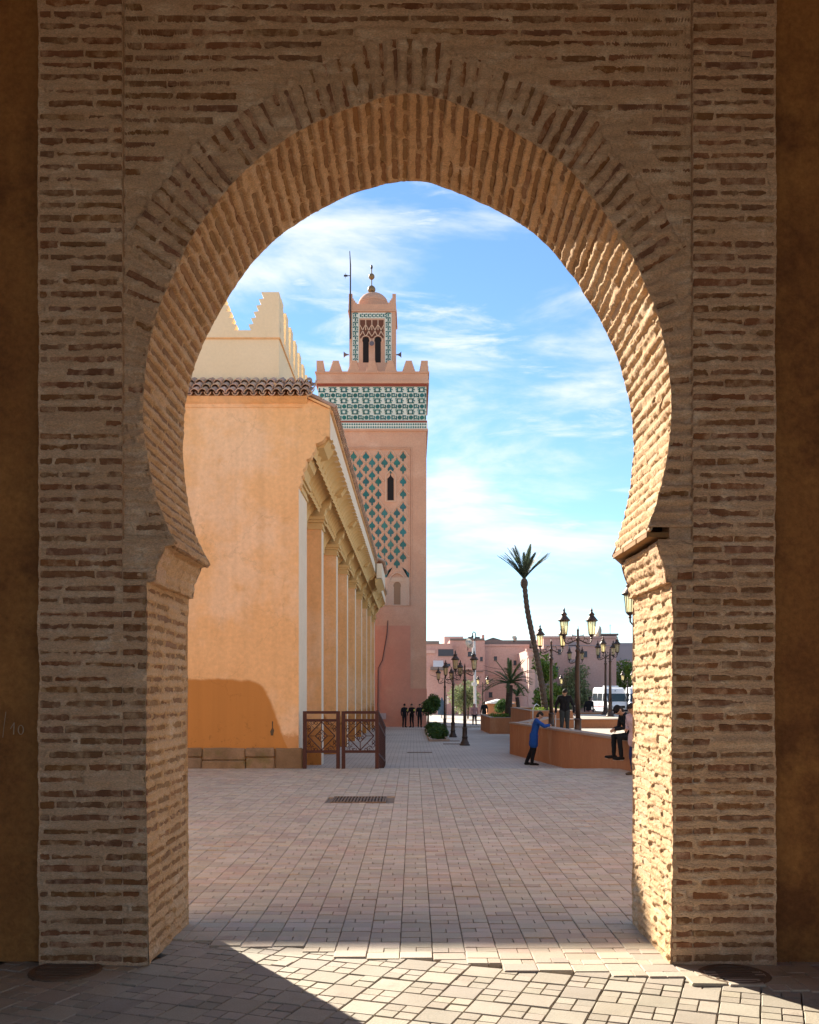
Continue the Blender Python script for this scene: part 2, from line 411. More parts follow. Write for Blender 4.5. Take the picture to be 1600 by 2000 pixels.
for uc, vc, L_, h_ in brick_list(XGL, XGR, ZIMP, ZTOP, 100):
    ok = True
    for e in (-L_ / 2, 0, L_ / 2):
        j = int(np.argmin(np.hypot(CUR[:, 0] - uc - e, CUR[:, 1] - vc))); dd = (np.array([uc + e, vc]) - CUR[j])
        if dd @ OUT[j] < ring[j] + 0.01: ok = False
    if ok and vc > 3.0: BRICKS.append((Vector((uc, YS + 0.020, vc)), Vector((1, 0, 0)), Vector((0, 0, 1)), Vector((0, -1, 0)), L_, h_, 0))

# soffit
ND = int((YB - YS) / 0.0115)
YY = np.linspace(YS, YB, ND)
U_, V_ = np.meshgrid(YY, S, indexing='xy')
m_f = brick_layout(U_, V_ + 0.03, 500)
D = face_disp(U_, V_, 500, m_f) + 0.004 * fbm(U_ * 30, V_ * 40, 9, 2)
D = D * np.clip((U_ - YS) / 0.02, 0, 1) * np.clip((YB - U_) / 0.02, 0, 1)
wB = edge_wobble(S, 78)
f0 = np.clip(1 - (U_ - YS) / 0.10, 0, 1); f1 = np.clip(1 - (YB - U_) / 0.10, 0, 1)
D = D + wS[:, None] * f0 + wB[:, None] * f1
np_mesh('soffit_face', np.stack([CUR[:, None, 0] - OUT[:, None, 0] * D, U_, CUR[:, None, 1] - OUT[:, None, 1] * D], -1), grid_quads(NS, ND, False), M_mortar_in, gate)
for uc, vc, L_, h_ in brick_list(YS, YB, 0.03, ARC + 0.03, 500):
    i = min(NS - 1, max(0, int((vc - 0.03) / ARC * (NS - 1)))); o = OUT[i]; c = CUR[i]
    BRICKS.append((Vector((c[0] + o[0] * 0.024, uc, c[1] + o[1] * 0.024)), Vector((0, 1, 0)), Vector((-o[1], 0, o[0])), Vector((-o[0], 0, -o[1])), L_, h_, 1 if vc < ARC * .72 else 2))  # paler brick where the sun strikes the soffit

# jambs
for side, xj, w_front, seed in ((1, XJL, 42, 700), (-1, XJR, 44, 800)):
    nu, nv = int((YB - YF) / 0.0115), int(ZIMP / 0.0105)
    Yg, Zg = np.meshgrid(np.linspace(YF, YB, nu), np.linspace(0, ZIMP, nv), indexing='ij')
    m = brick_layout(Yg, Zg, seed) * (0.9 if side > 0 else 0.8)
    D = face_disp(Yg, Zg, seed, m) * np.clip((Yg - YF) / 0.02, 0, 1) * np.clip((YB - Yg) / 0.02, 0, 1)
    D = D + 0.006 * (Zg < 0.5) * np.clip(1 - Zg / 0.5, 0, 1)
    X = xj + side * D + edge_wobble(Zg, w_front) * np.clip(1 - (Yg - YF) / 0.1, 0, 1) + edge_wobble(Zg, w_front + 50) * np.clip(1 - (YB - Yg) / 0.1, 0, 1)
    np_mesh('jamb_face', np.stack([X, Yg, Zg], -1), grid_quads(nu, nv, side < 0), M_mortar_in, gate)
    for uc, vc, L_, h_ in brick_list(YF, YB, 0, ZIMP, seed):
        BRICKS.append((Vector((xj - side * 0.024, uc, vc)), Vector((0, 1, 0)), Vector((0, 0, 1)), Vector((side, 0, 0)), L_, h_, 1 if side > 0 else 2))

# bricks: 300 that show largest are parts, the rest one mass
def brick_unit(seed):
    r = random.Random(seed); j = lambda a: r.uniform(-a, a)
    mb = MB()
    def ringv(s_, z): return [(-.5 * s_ + j(.01), -.5 * s_ + j(.05), z), (.5 * s_ + j(.01), -.5 * s_ + j(.05), z), (.5 * s_ + j(.01), .5 * s_ + j(.05), z), (-.5 * s_ + j(.01), .5 * s_ + j(.05), z)]
    a = ringv(1, -.5); b = ringv(1, .25); c = [(x * .97, y * .8, .5 + j(.1)) for x, y, z in ringv(1, .5)]
    f = [(3, 2, 1, 0), (8, 9, 10, 11)]
    for k in range(4):
        k2 = (k + 1) % 4; f += [(k, k2, 4 + k2, 4 + k), (4 + k, 4 + k2, 8 + k2, 8 + k)]
    mb.add(a + b + c, f); return mb
UNITS = [brick_unit(i) for i in range(6)]
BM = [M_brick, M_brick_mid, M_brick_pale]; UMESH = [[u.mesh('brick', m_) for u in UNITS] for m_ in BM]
def brick_matrix(c, a, b, n, L_, h_, mi=0, dep=0.022):
    m = Matrix.Identity(4)
    for i in range(3): m[i][0], m[i][1], m[i][2], m[i][3] = a[i] * L_, b[i] * h_, n[i] * dep, c[i]
    return m
def brick_score(b):
    c, n = b[0], b[3]; v = Vector((0, 0, H)) - c
    inview = abs((c.x) / c.y * F + 8) < 800 and c.z < 6.6
    return (b[4] * b[5] * abs(n.dot(v.normalized())) / v.length_squared) * (1 if inview else 0.01)
BRICKS.sort(key=brick_score, reverse=True)
g0 = origin(gate)
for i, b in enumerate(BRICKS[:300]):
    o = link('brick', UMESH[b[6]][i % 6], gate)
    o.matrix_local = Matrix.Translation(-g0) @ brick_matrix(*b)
rest = MB()
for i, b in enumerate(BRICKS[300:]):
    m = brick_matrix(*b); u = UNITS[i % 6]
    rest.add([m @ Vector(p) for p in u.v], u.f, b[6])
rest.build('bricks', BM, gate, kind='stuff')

# imposts under the horseshoe
imp = [(1.800, 2.655), (1.752, 2.655), (1.746, 2.70), (1.742, 2.77), (1.715, 2.82), (1.690, 2.875), (1.682, 2.905), (1.625, 2.915), (1.612, 2.945)]
IMP_L = imp
IMP_R = [(1.835, 2.655), (1.800, 2.655), (1.795, 2.70), (1.788, 2.76), (1.765, 2.82), (1.748, 2.875), (1.742, 2.905), (1.738, 2.93), (1.742, 2.945)]
for side in (-1, 1):
    imp = IMP_L if side < 0 else IMP_R
    xe = XGL if side < 0 else XGR
    pts = [(XC + side * o, z) for o, z in imp]
    NI = 90; yy = np.linspace(YS - 0.03, YB - 0.01, NI)
    pr = []
    for a, b in zip(imp[:-1], imp[1:]):
        for k in range(7): pr.append((a[0] + (b[0] - a[0]) * k / 7, a[1] + (b[1] - a[1]) * k / 7))
    pr.append(imp[-1]); pr = np.array(pr)
    O, Yg = np.meshgrid(pr[:, 0], yy, indexing='ij'); Zg = np.repeat(pr[:, 1][:, None], NI, 1)
    nz = 0.018 * fbm(Yg * 7, Zg * 12 + side * 4, 91, 4) + 0.009 * fbm(Yg * 38, Zg * 30, 92, 2) - 0.012 * brick_layout(Yg, Zg * 1.3, 940)
    Xg = XC + side * (O - nz)
    Zg = Zg + 0.008 * fbm(Yg * 7, Zg * 3, 93, 3)
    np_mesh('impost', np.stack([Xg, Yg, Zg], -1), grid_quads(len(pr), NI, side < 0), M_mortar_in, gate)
    mb = MB(); mb.prism(pts + [(xe, 2.945), (xe, 2.655)], 'y', YS - 0.008, YS + 0.25); mb.build('impost_block', M_mortar, gate)
    zz_ = np.linspace(2.645, 2.955, 40); oo_ = np.interp(zz_, [a[1] for a in imp], [a[0] for a in imp]); tt_ = np.linspace(0, 1, 40)
    Zf = np.repeat(zz_[:, None], 40, 1); Xf = (XC + side * oo_)[:, None] * (1 - tt_) + xe * tt_
    nz = .012 * fbm(Xf * 14, Zf * 22, 95, 4) - .016 * brick_layout(Xf, Zf * 1.0 + .02, 900) + .01
    Yf = YS - .026 - nz * np.clip(tt_ / .06, 0, 1)
    np_mesh('impost_face', np.stack([Xf, Yf, Zf], -1), grid_quads(40, 40, side < 0), M_mortar, gate)
    mb = MB(); mb.box((min(xe, XC + side * 1.83), YS + .01, 2.90), (max(xe, XC + side * 1.83), YS + .2, 3.15)); mb.build('spandrel_backing', M_mortar, gate)
# cedar boards bridging the notch above the right impost
mb = MB(); mb.box((XC + 1.675, YS + 0.02, 2.975), (XC + 1.90, YS + 0.33, 3.012)); mb.build('cedar_board', M_wood, gate, bevel=0.004)
mb = MB(); mb.box((XC + 1.67, YS + 0.338, 2.973), (XC + 1.90, YS + 0.75, 3.01)); mb.build('cedar_board', M_wood, gate, bevel=0.004)
mb = MB(); mb.box((XC + 1.665, YS + 0.758, 2.975), (XC + 1.90, YB - 0.02, 3.012)); mb.build('cedar_board', M_wood, gate, bevel=0.004)
# returns of the frame and the body behind the faces
mb = MB()
mb.box((XGL - 0.03, YF + 0.03, ZIMP - .02), (XGL + 0.0, YS + 0.12, ZTOP)); mb.build("frame_return", M_mortar, gate); mb = MB(); mb.box((XGR, YF + 0.03, ZIMP - .02), (XGR + 0.03, YS + 0.12, ZTOP))
mb.build("frame_return", M_mortar, gate); mb = MB(); mb.box((XGL, YF + 0.03, ZIMP - 0.02), (XJL - 0.02, YS + 0.1, ZIMP - .004)); mb.build("ledge", M_mortar, gate); mb = MB(); mb.box((XJR + 0.02, YF + 0.03, ZIMP - 0.02), (XGR, YS + 0.1, ZIMP - .004))
mb.build("ledge", M_mortar, gate)
# outer face towards the plaza, with the same opening
WX = 22.0; YPL0 = YF + .09
pl = [(XJL, 0.0), (XJL, ZIMP)] + [(XC - o, z) for o, z in IMP_L[1:-1]] + [(CUR[i, 0] - OUT[i, 0] * wB[i], CUR[i, 1] - OUT[i, 1] * wB[i]) for i in range(0, NS, 4)] + [(XC + 1.66, 3.0)] + [(XC + o, z) for o, z in IMP_R[1:-1][::-1]] + [(XJR, ZIMP), (XJR, 0.0)]
mb = MB(); vs_ = []; fs_ = []
n = len(pl)
for i, (x, z) in enumerate(pl):
    vs_.append((x, YB, z))
    dx, dz = x - XC, z - 3.0
    if i in (0,): e = (-WX, 0)
    elif i == n - 1: e = (WX, 0)
    else:
        tt = min(WX / abs(dx) if abs(dx) > 1e-6 else 1e9, (8.4 - 3.0) / dz if dz > 1e-6 else 1e9)
        e = (XC + dx * tt, max(0.0, 3.0 + dz * tt))
    vs_.append((e[0], YB, e[1]))
for i in range(n - 1): fs_.append((2 * i, 2 * i + 1, 2 * i + 3, 2 * i + 2))
mb.add(vs_, fs_); mb.build('outer_face', M_gate_outer, gate)
for s_, x in ((-1, -WX), (1, WX)):
    mb = MB(); mb.box((min(x, x + s_ * .3), YF + .2, 0), (max(x, x + s_ * .3), YB - .01, 8.0)); mb.build('wall_end', M_gate_outer, gate)
mb = MB(); mb.box((-WX, YPL0 + .35, 8.0), (WX, YB - .01, 8.4)); mb.build('wall_top', M_gate_outer, gate)
for s_ in (-1, 1):
    mb = MB(); mb.box((min(s_ * 4.9, s_ * WX), YPL0 + .3, 0), (max(s_ * 4.9, s_ * WX), YPL0 + .5, 8.0)); mb.build('inner_face', M_gate_outer, gate)

# chamber the camera stands in: flanking plaster, side walls, ceiling
YPL = YF + 0.09
def plaster_wall(name, x0, x1):
    nu, nv = int((x1 - x0) / 0.05), int(ZTOP / 0.05)
    X, Z = np.meshgrid(np.linspace(x0, x1, nu), np.linspace(0, ZTOP, nv), indexing='ij')
    D = 0.03 * fbm(X * 0.9, Z * 0.9, 210, 4) + 0.008 * fbm(X * 6, Z * 6, 211, 3)
    lift = 0.012 * (np.floor((Z + 0.4) / 0.92) % 2)            # lifts of the rammed wall
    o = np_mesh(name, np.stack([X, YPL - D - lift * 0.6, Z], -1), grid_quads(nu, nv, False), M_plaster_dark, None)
    o['kind'] = 'structure'; return o
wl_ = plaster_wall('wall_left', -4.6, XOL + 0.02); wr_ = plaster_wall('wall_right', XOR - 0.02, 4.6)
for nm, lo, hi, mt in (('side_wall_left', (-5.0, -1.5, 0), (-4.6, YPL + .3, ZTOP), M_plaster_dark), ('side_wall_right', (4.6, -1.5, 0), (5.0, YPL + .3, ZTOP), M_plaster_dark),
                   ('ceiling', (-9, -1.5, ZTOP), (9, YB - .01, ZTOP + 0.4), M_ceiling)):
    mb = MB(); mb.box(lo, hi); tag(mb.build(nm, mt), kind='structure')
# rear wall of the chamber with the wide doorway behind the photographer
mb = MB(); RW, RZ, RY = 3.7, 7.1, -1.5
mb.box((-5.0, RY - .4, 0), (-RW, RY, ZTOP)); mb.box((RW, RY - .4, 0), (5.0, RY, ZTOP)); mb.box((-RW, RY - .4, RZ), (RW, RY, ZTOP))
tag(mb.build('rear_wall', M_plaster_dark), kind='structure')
# scratched number on the left plaster
M_chalk = surf('chalk', (0.46, 0.36, 0.25), rough=1.0, bump=0, grain=0.3, bscale=200)
def scratch(pts, w=0.006):
    mb = MB()
    for a, b in zip(pts[:-1], pts[1:]):
        mb.bar(P(*a, YPL) + Vector((0, -0.047, 0)), P(*b, YPL) + Vector((0, -0.047, 0)), w, 0.003)
    return mb
scratch([(26, 1423), (33, 1411), (32, 1434)]).build('scratched_digit', M_chalk, wl_, local=True)
scratch([(46 + 5 * math.sin(t), 1425 - 9 * math.cos(t)) for t in np.linspace(0, 6.3, 15)]).build('scratched_digit', M_chalk, wl_, local=True)
scratch([(17, 1390), (13, 1420), (11, 1440)], .003).build('scratched_line', M_chalk, wl_, local=True)
# ================================================================== ground
M_earth = surf('plaza_far_ground', (0.40, 0.335, 0.28), (0.36, 0.30, 0.255), 0.2, rough=0.95, bump=0.1, bscale=3)
M_grout = surf('sandy_grout', (0.27, 0.215, 0.165), (0.22, 0.17, 0.13), 5, rough=1.0, bump=0.4, bscale=80)
M_slab = surf('worn_cream_slab', (0.40, 0.345, 0.275), (0.35, 0.30, 0.235), 3, (0.27, 0.22, 0.18), 5, 0.3, rough=0.75, bump=0.3, bscale=60, island=0.13, hue=0.01, grain=0.16, c4=(0.29, 0.24, 0.19), scale4=2.2, cov4=0.36)
M_paver = surf('worn_beige_paver', (0.47, 0.395, 0.305), (0.42, 0.345, 0.265), 1.2, (0.45, 0.335, 0.25), 0.8, 0.42, rough=0.75, bump=0.3, bscale=60, island=0.14, hue=0.014, grain=0.16, c4=(0.29, 0.235, 0.18), scale4=1.1, cov4=0.36)
M_iron = surf('rusted_cast_iron', (0.17, 0.12, 0.085), (0.21, 0.14, 0.095), 8, rough=0.7, metal=0.3)
CELL = 0.237
ROT = R(20)

def paver_unit(seed):
    r = random.Random(seed); mb = MB(); j = lambda a: r.uniform(-a, a)
    q = [(-.5, -.5), (.5, -.5), (.5, .5), (-.5, .5)]
    a = [(x, y, -1.0) for x, y in q]; b = [(x + j(.008), y + j(.008), -.18) for x, y in q]; c = [(x * .955 + j(.006), y * .955 + j(.006), 0) for x, y in q]
    f = [(8, 9, 10, 11)]
    for k in range(4):
        k2 = (k + 1) % 4; f += [(k, k2, 4 + k2, 4 + k), (4 + k, 4 + k2, 8 + k2, 8 + k)]
    mb.add(a + b + c, f); return mb
PU = [paver_unit(40 + i) for i in range(8)]
def lay(parent, items, mat, n_parts, gap=0.0045):
    """items: (x, y, along angle, length x, length y, z)"""
    meshes = [u.mesh('paver', mat) for u in PU]
    items.sort(key=lambda t: -(t[3] * t[4] / (t[1] ** 2 + t[0] ** 2 + 1)) * (1 if abs(t[0] / t[1] * F + 8) < 810 and t[1] > 5.3 else .05))
    rest = MB(); par0 = origin(parent)
    for i, (x, y, an, lx, ly, z) in enumerate(items):
        m = Matrix.Translation((x, y, z)) @ Matrix.Rotation(an + random.gauss(0, .006), 4, 'Z') @ Matrix.Rotation(random.gauss(0, .006), 4, 'X') @ Matrix.Rotation(random.gauss(0, .006), 4, 'Y') @ Matrix.Diagonal((lx - gap, ly - gap * 1.5, .04, 1))
        if i < n_parts:
            o = link('paver', meshes[i % 8], parent); o.matrix_local = Matrix.Translation(-par0) @ m
        else:
            u = PU[i % 8]; rest.add([m @ Vector(p) for p in u.v], u.f)
    rest.build('pavers', mat, parent, kind='stuff')

# the world beyond
def sheet(name, rows, mat, x0, x1):
    """rows: [(y, z)]"""
    mb = MB(); v = []; f = []
    for y, z in rows: v += [(x0, y, z), (x1, y, z)]
    for i in range(len(rows) - 1): f.append((2 * i, 2 * i + 1, 2 * i + 3, 2 * i + 2))
    mb.add(v, f); return tag(mb.build(name, mat), kind='structure')
def far_z(y):
    return float(np.interp(y, [23.6, 24.0, 28.5, 36, 73, 140, 5000], [-0.03, -0.05, -0.37, -0.42, -0.80, -0.75, -0.75]))

def far_paving_mat():
    m, N, L, b = new_mat('far_block_paving')
    b.inputs['Roughness'].default_value = 0.8
    g = N.new('ShaderNodeNewGeometry')
    br = N.new('ShaderNodeTexBrick'); br.inputs['Scale'].default_value = 1.0; br.inputs['Mortar Size'].default_value = 0.012
    br.inputs['Brick Width'].default_value = 0.28; br.inputs['Row Height'].default_value = 0.24
    br.inputs['Color1'].default_value = (0.50, 0.435, 0.37, 1); br.inputs['Color2'].default_value = (0.44, 0.38, 0.325, 1); br.inputs['Mortar'].default_value = (0.22, 0.185, 0.155, 1)
    L.new(g.outputs['Position'], br.inputs['Vector'])
    n = N.new('ShaderNodeTexNoise'); n.inputs['Scale'].default_value = 0.35; n.inputs['Detail'].default_value = 6; L.new(g.outputs['Position'], n.inputs['Vector'])
    r = N.new('ShaderNodeMapRange'); r.inputs[1].default_value = .3; r.inputs[2].default_value = .7; r.inputs[3].default_value = .85; r.inputs[4].default_value = 1.12; L.new(n.outputs[0], r.inputs[0])
    x = N.new('ShaderNodeMix'); x.data_type = 'RGBA'; x.blend_type = 'MULTIPLY'; x.inputs[0].default_value = 1; L.new(br.outputs[0], x.inputs[6]); L.new(r.outputs[0], x.inputs[7]); L.new(x.outputs[2], b.inputs['Base Color'])
    return m
M_farpave = far_paving_mat()
sheet('ground', [(-400, -1.2), (120, -1.2), (5000, -0.9)], M_earth, -3000, 3000)
sheet('plaza_lower', [(y, far_z(y)) for y in (23.9, 24.4, 26, 28.5, 36, 45, 60, 73, 100, 140, 260)], M_farpave, -20, 60)

plaza = sheet('plaza_pavement', [(6.0, -0.03), (24.05, -0.03)], M_grout, -14, 14)
inner = sheet('gate_pavement', [(-5, -0.034), (8.2, -0.034)], M_grout, -8.6, 8.6)
# border between the two pavings runs slightly askew under the arch
def border(x): return 7.42 - 0.29 * (x + 1.98) + 0.04 * math.sin(x * 5)
items = []
GR = (-1.18, -.28, 20.5, 20.95)          # x0,x1,y0,y1 of the drain grate, filled below
px0, py0 = -1.68, 17.05
gx0, gx1 = P(645, 1562, 1)[0], P(754, 1562, 1)[0]
yg0, yg1 = 3610 / 218.0, 3610 / 207.0
GR = (gx0 * yg0, gx1 * yg0, yg0, yg1)
nc = 52
for ci in range(-27, 28):
    x = ci * CELL + 0.02
    y = 5.7 + ((ci * 0.147) % 0.30)
    k = ci % 2
    while y < 24.0:
        d = 0.175 if k % 2 == 0 else 0.125
        yc = y + d / 2
        if yc > border(x) + 0.02 and yc < 23.98 and not (GR[0] - .06 < x < GR[1] + .06 and GR[2] - .06 < yc < GR[3] + .06):
            z = 0.004 * fbm(np.array([x * .6]), np.array([yc * .6]), 5, 2)[0] + random.gauss(0, .0018) + .012 * math.exp(-(yc - border(x)) / .5)
            if k % 2 == 0: items.append((x, yc, 0, CELL, d, z))
            else:
                f_ = random.choice((.5, .5, .38, .62))
                items.append((x - CELL / 2 + CELL * f_ / 2, yc, 0, CELL * f_, d, z + random.gauss(0, .0015)))
                items.append((x + CELL / 2 - CELL * (1 - f_) / 2, yc, 0, CELL * (1 - f_), d, z + random.gauss(0, .0015)))
        y += d; k += 1
lay(plaza, items, M_paver, 300)
items = []
ca, sa = math.cos(-ROT), math.sin(-ROT)
c0 = Vector((0.0, 6.0))
for i in range(-24, 25):
    for j in range(-22, 16):
        u, v = i * CELL, j * CELL
        x, y = c0.x + u * ca - v * sa, c0.y + u * sa + v * ca
        if not (-4.4 < x < 4.4 and 3.6 < y < 7.75): continue
        if y > border(x) + 0.10: continue
        if (x < -1.9 or x > 1.84) and y > 6.76: continue
        z = 0.006 * fbm(np.array([x * .9]), np.array([y * .9]), 8, 2)[0]
        if (i + j) % 2 == 0:
            items.append((x, y, -ROT, CELL, CELL, z + random.gauss(0, .0018)))
        else:
            for a in (-.25, .25):
                for b in (-.25, .25):
                    uu, vv = u + a * CELL, v + b * CELL
                    items.append((c0.x + uu * ca - vv * sa, c0.y + uu * sa + vv * ca, -ROT, CELL / 2, CELL / 2, z + random.gauss(0, .0018)))
lay(inner, items, M_slab, 300, gap=0.007)

# cement fillet strip along the seam, manhole lids, drain grates
def lid(loc, label):
    t = thing('manhole_cover', label, 'manhole cover', loc, 0, 'round manhole covers')
    mb = MB(); mb.lathe([(.24, -.02), (.24, .006), (.225, .014), (.2, .014), (.2, .010)], (0, 0, 0), 32); mb.build('cover_plate', M_iron, t, local=True)
    mb = MB()
    for k in range(-3, 4):
        w = math.sqrt(max(0.0, .19 ** 2 - (k * .055) ** 2)); mb.box((-w, k * .055 - .008, .008), (w, k * .055 + .008, .016))
    mb.build('rib', M_iron, t, local=True)
lid((P(128, 1897, 1)[0] * 6.6, 6.6, .0), 'dark iron manhole cover at the foot of the left pier')
lid((P(1435, 1904, 1)[0] * 6.5, 6.5, .0), 'dark iron manhole cover at the foot of the right pier')
def grate(loc, w, d, n, label):
    t = thing('drain_grate', label, 'drain grate', loc, 0, 'rusty drain grates')
    mb = MB(); mb.box((-w / 2, -d / 2, -.02), (w / 2, -d / 2 + .03, .012)); mb.box((-w / 2, d / 2 - .03, -.02), (w / 2, d / 2, .012))
    mb.box((-w / 2, -d / 2 + .03, -.02), (-w / 2 + .03, d / 2 - .03, .012)); mb.box((w / 2 - .03, -d / 2 + .03, -.02), (w / 2, d / 2 - .03, .012)); mb.build('frame', M_iron, t, local=True)
    for k in range(n):
        x = -w / 2 + .03 + (k + .5) * (w - .06) / n
        mb = MB(); mb.box((x - .014, -d / 2 + .03, -.02), (x + .014, d / 2 - .03, .010)); mb.build('slat', M_iron, t, local=True)
    mb = MB(); mb.box((-w / 2 + .03, -d / 2 + .03, -.029), (w / 2 - .03, d / 2 - .03, -.026)); mb.build('pit', surf('drain_pit', (0.07, 0.05, 0.04), bump=0, grain=0), t, local=True)
grate(((GR[0] + GR[1]) / 2, (GR[2] + GR[3]) / 2, 0.004), GR[1] - GR[0], GR[3] - GR[2], 16, 'long rusty drain grate in the paving before the mosque wall')
for k, (x, y, w) in enumerate(((820, 1471, .95), (885, 1454, .9), (880, 1448, .9), (868, 1436, .9))):
    d = 1900 * 2.47 / (y - 1350); d = 1900 * (H - far_z(d)) / (y - 1350); q = P(x, y, d)
    grate((q.x, q.y, q.z + 0.02), w, .30, 8, ['small rusty drain in the lower plaza ahead of the lamp posts', 'rusty drain just in front of the nearest lamp post base',
          'rusty drain slightly behind the nearest lamp post base', 'rusty drain beside the second lamp post base'][k])
# ================================================================== mosque
def ochre_mat():
    m = surf('ochre_limewash', (0.81, 0.48, 0.225), (0.775, 0.445, 0.20), 0.9, (0.82, 0.54, 0.315), 0.55, 0.46, rough=0.93, bump=0.35, bscale=6, bdist=0.03, grain=0.10, c4=(0.70, 0.385, 0.165), scale4=1.3, cov4=0.36)
    N, L = m.node_tree.nodes, m.node_tree.links; b = N['Principled BSDF']
    src = b.inputs['Base Color'].links[0].from_socket
    g = N.new('ShaderNodeNewGeometry'); sp = N.new('ShaderNodeSeparateXYZ'); L.new(g.outputs['Position'], sp.inputs[0])
    n = N.new('ShaderNodeTexNoise'); n.inputs['Scale'].default_value = 0.9; n.inputs['Detail'].default_value = 5; L.new(g.outputs['Position'], n.inputs['Vector'])
    n2 = N.new('ShaderNodeTexNoise'); n2.inputs['Scale'].default_value = 3.5; n2.inputs['Detail'].default_value = 8; n2.inputs['Roughness'].default_value = .7; L.new(g.outputs['Position'], n2.inputs['Vector'])
    def math_(op, a, bb):
        q = N.new('ShaderNodeMath'); q.operation = op
        for s_, v_ in ((q.inputs[0], a), (q.inputs[1], bb)):
            if isinstance(v_, (int, float)): s_.default_value = v_
            else: L.new(v_, s_)
        return q.outputs[0]
    def rng_(v, a, bb):
        r = N.new('ShaderNodeMapRange'); r.interpolation_type = 'SMOOTHSTEP'; r.inputs[1].default_value = a; r.inputs[2].default_value = bb; L.new(v, r.inputs[0]); return r.outputs[0]
    # old damp patch repainted in a deeper ochre: its own outline on the facade
    wob = math_('MULTIPLY', math_('SUBTRACT', n.outputs[0], 0.5), 1.5); wob2 = math_('MULTIPLY', math_('SUBTRACT', n2.outputs[0], 0.5), 0.45)
    d1 = math_('ADD', math_('DIVIDE', math_('SUBTRACT', sp.outputs['Z'], 2.20), 0.16), wob)
    d2 = math_('ADD', math_('DIVIDE', math_('ADD', math_('ADD', sp.outputs['X'], 3.72), math_('MULTIPLY', math_('SUBTRACT', sp.outputs['Z'], 2.0), 0.42)), 0.20), wob)
    def ex(v):
        q_ = N.new('ShaderNodeMath'); q_.operation = 'EXPONENT'; L.new(v, q_.inputs[0]); return q_.outputs[0]
    sm_ = math_('ADD', math_('ADD', ex(d1), ex(d2)), wob2)
    mask = rng_(sm_, 1.35, 0.85)
    low = rng_(math_('ADD', sp.outputs['Z'], math_('MULTIPLY', n2.outputs[0], 0.9)), 1.35, 1.15)
    mask = math_('MAXIMUM', mask, math_('MULTIPLY', low, 0.75))
    x = N.new('ShaderNodeMix'); x.data_type = 'RGBA'; L.new(mask, x.inputs[0]); L.new(src, x.inputs[6]); x.inputs[7].default_value = (0.50, 0.215, 0.055, 1)
    gr = math_('MULTIPLY', rng_(n2.outputs[0], .55, .68), rng_(sp.outputs['Z'], 1.5, .7))
    x2 = N.new('ShaderNodeMix'); x2.data_type = 'RGBA'; L.new(gr, x2.inputs[0]); L.new(x.outputs[2], x2.inputs[6]); x2.inputs[7].default_value = (0.22, 0.11, 0.03, 1)
    # rain streaks and hairline cracks
    mp_ = N.new('ShaderNodeMapping'); mp_.inputs['Scale'].default_value = (3.2, 3.2, 0.22); L.new(g.outputs['Position'], mp_.inputs[0])
    n3 = N.new('ShaderNodeTexNoise'); n3.inputs['Scale'].default_value = 1.4; n3.inputs['Detail'].default_value = 6; L.new(mp_.outputs[0], n3.inputs['Vector'])
    st = N.new('ShaderNodeMapRange'); st.inputs[1].default_value = .35; st.inputs[2].default_value = .7; st.inputs[3].default_value = 1.03; st.inputs[4].default_value = .93; L.new(n3.outputs[0], st.inputs[0])
    ad = N.new('ShaderNodeVectorMath'); ad.operation = 'MULTIPLY_ADD'; L.new(n2.outputs['Color'], ad.inputs[0]); ad.inputs[1].default_value = (.5, .5, .5); L.new(g.outputs['Position'], ad.inputs[2])
    vo = N.new('ShaderNodeTexVoronoi'); vo.feature = 'DISTANCE_TO_EDGE'; vo.inputs['Scale'].default_value = .55; L.new(ad.outputs[0], vo.inputs['Vector'])
    ck = math_('MULTIPLY', rng_(vo.outputs['Distance'], .009, .003), rng_(n.outputs[0], .48, .56))
    val = math_('MULTIPLY', st.outputs[0], math_('SUBTRACT', 1.0, math_('MULTIPLY', ck, .12)))
    x3 = N.new('ShaderNodeMix'); x3.data_type = 'RGBA'; x3.blend_type = 'MULTIPLY'; x3.inputs[0].default_value = 1.0; L.new(x2.outputs[2], x3.inputs[6]); L.new(val, x3.inputs[7])
    L.new(x3.outputs[2], b.inputs['Base Color'])
    return m
M_ochre = ochre_mat()
M_cream = surf('cream_limewash', (0.80, 0.65, 0.43), (0.77, 0.62, 0.40), 1.0, rough=0.93, bump=0.2, bscale=8, grain=0.05)
M_pale = surf('bounce_lightened_trim_limewash', (0.82, 0.69, 0.52), (0.78, 0.64, 0.47), 2.0, rough=0.93, bump=0.2, bscale=12, grain=0.06)  # cream trim paint, lightened further for bounce light on the pier fronts
M_stucco = surf('carved_ochre_stucco', (0.70, 0.48, 0.22), (0.65, 0.44, 0.19), 2.0, rough=0.93, bump=0.2, bscale=20, grain=0.08)
M_plinth = surf('mossy_rough_stone', (0.29, 0.19, 0.115), (0.20, 0.13, 0.075), 2.5, (0.16, 0.125, 0.05), 1.4, 0.38, rough=1.0, bump=0.7, bscale=14, bdist=0.03, island=0.15)
M_tile = surf('clay_barrel_tile', (0.55, 0.37, 0.26), (0.46, 0.30, 0.21), 3, (0.60, 0.45, 0.34), 6, 0.35, rough=0.85, bump=0.4, bscale=40, island=0.22, hue=0.01)
MY, MX, MO = 24.0, -2.84, -2.08
mosque = thing('mosque', 'long ochre mosque with arcaded side, clay tile eaves and stepped merlons', 'mosque', (MX, MY, 0))

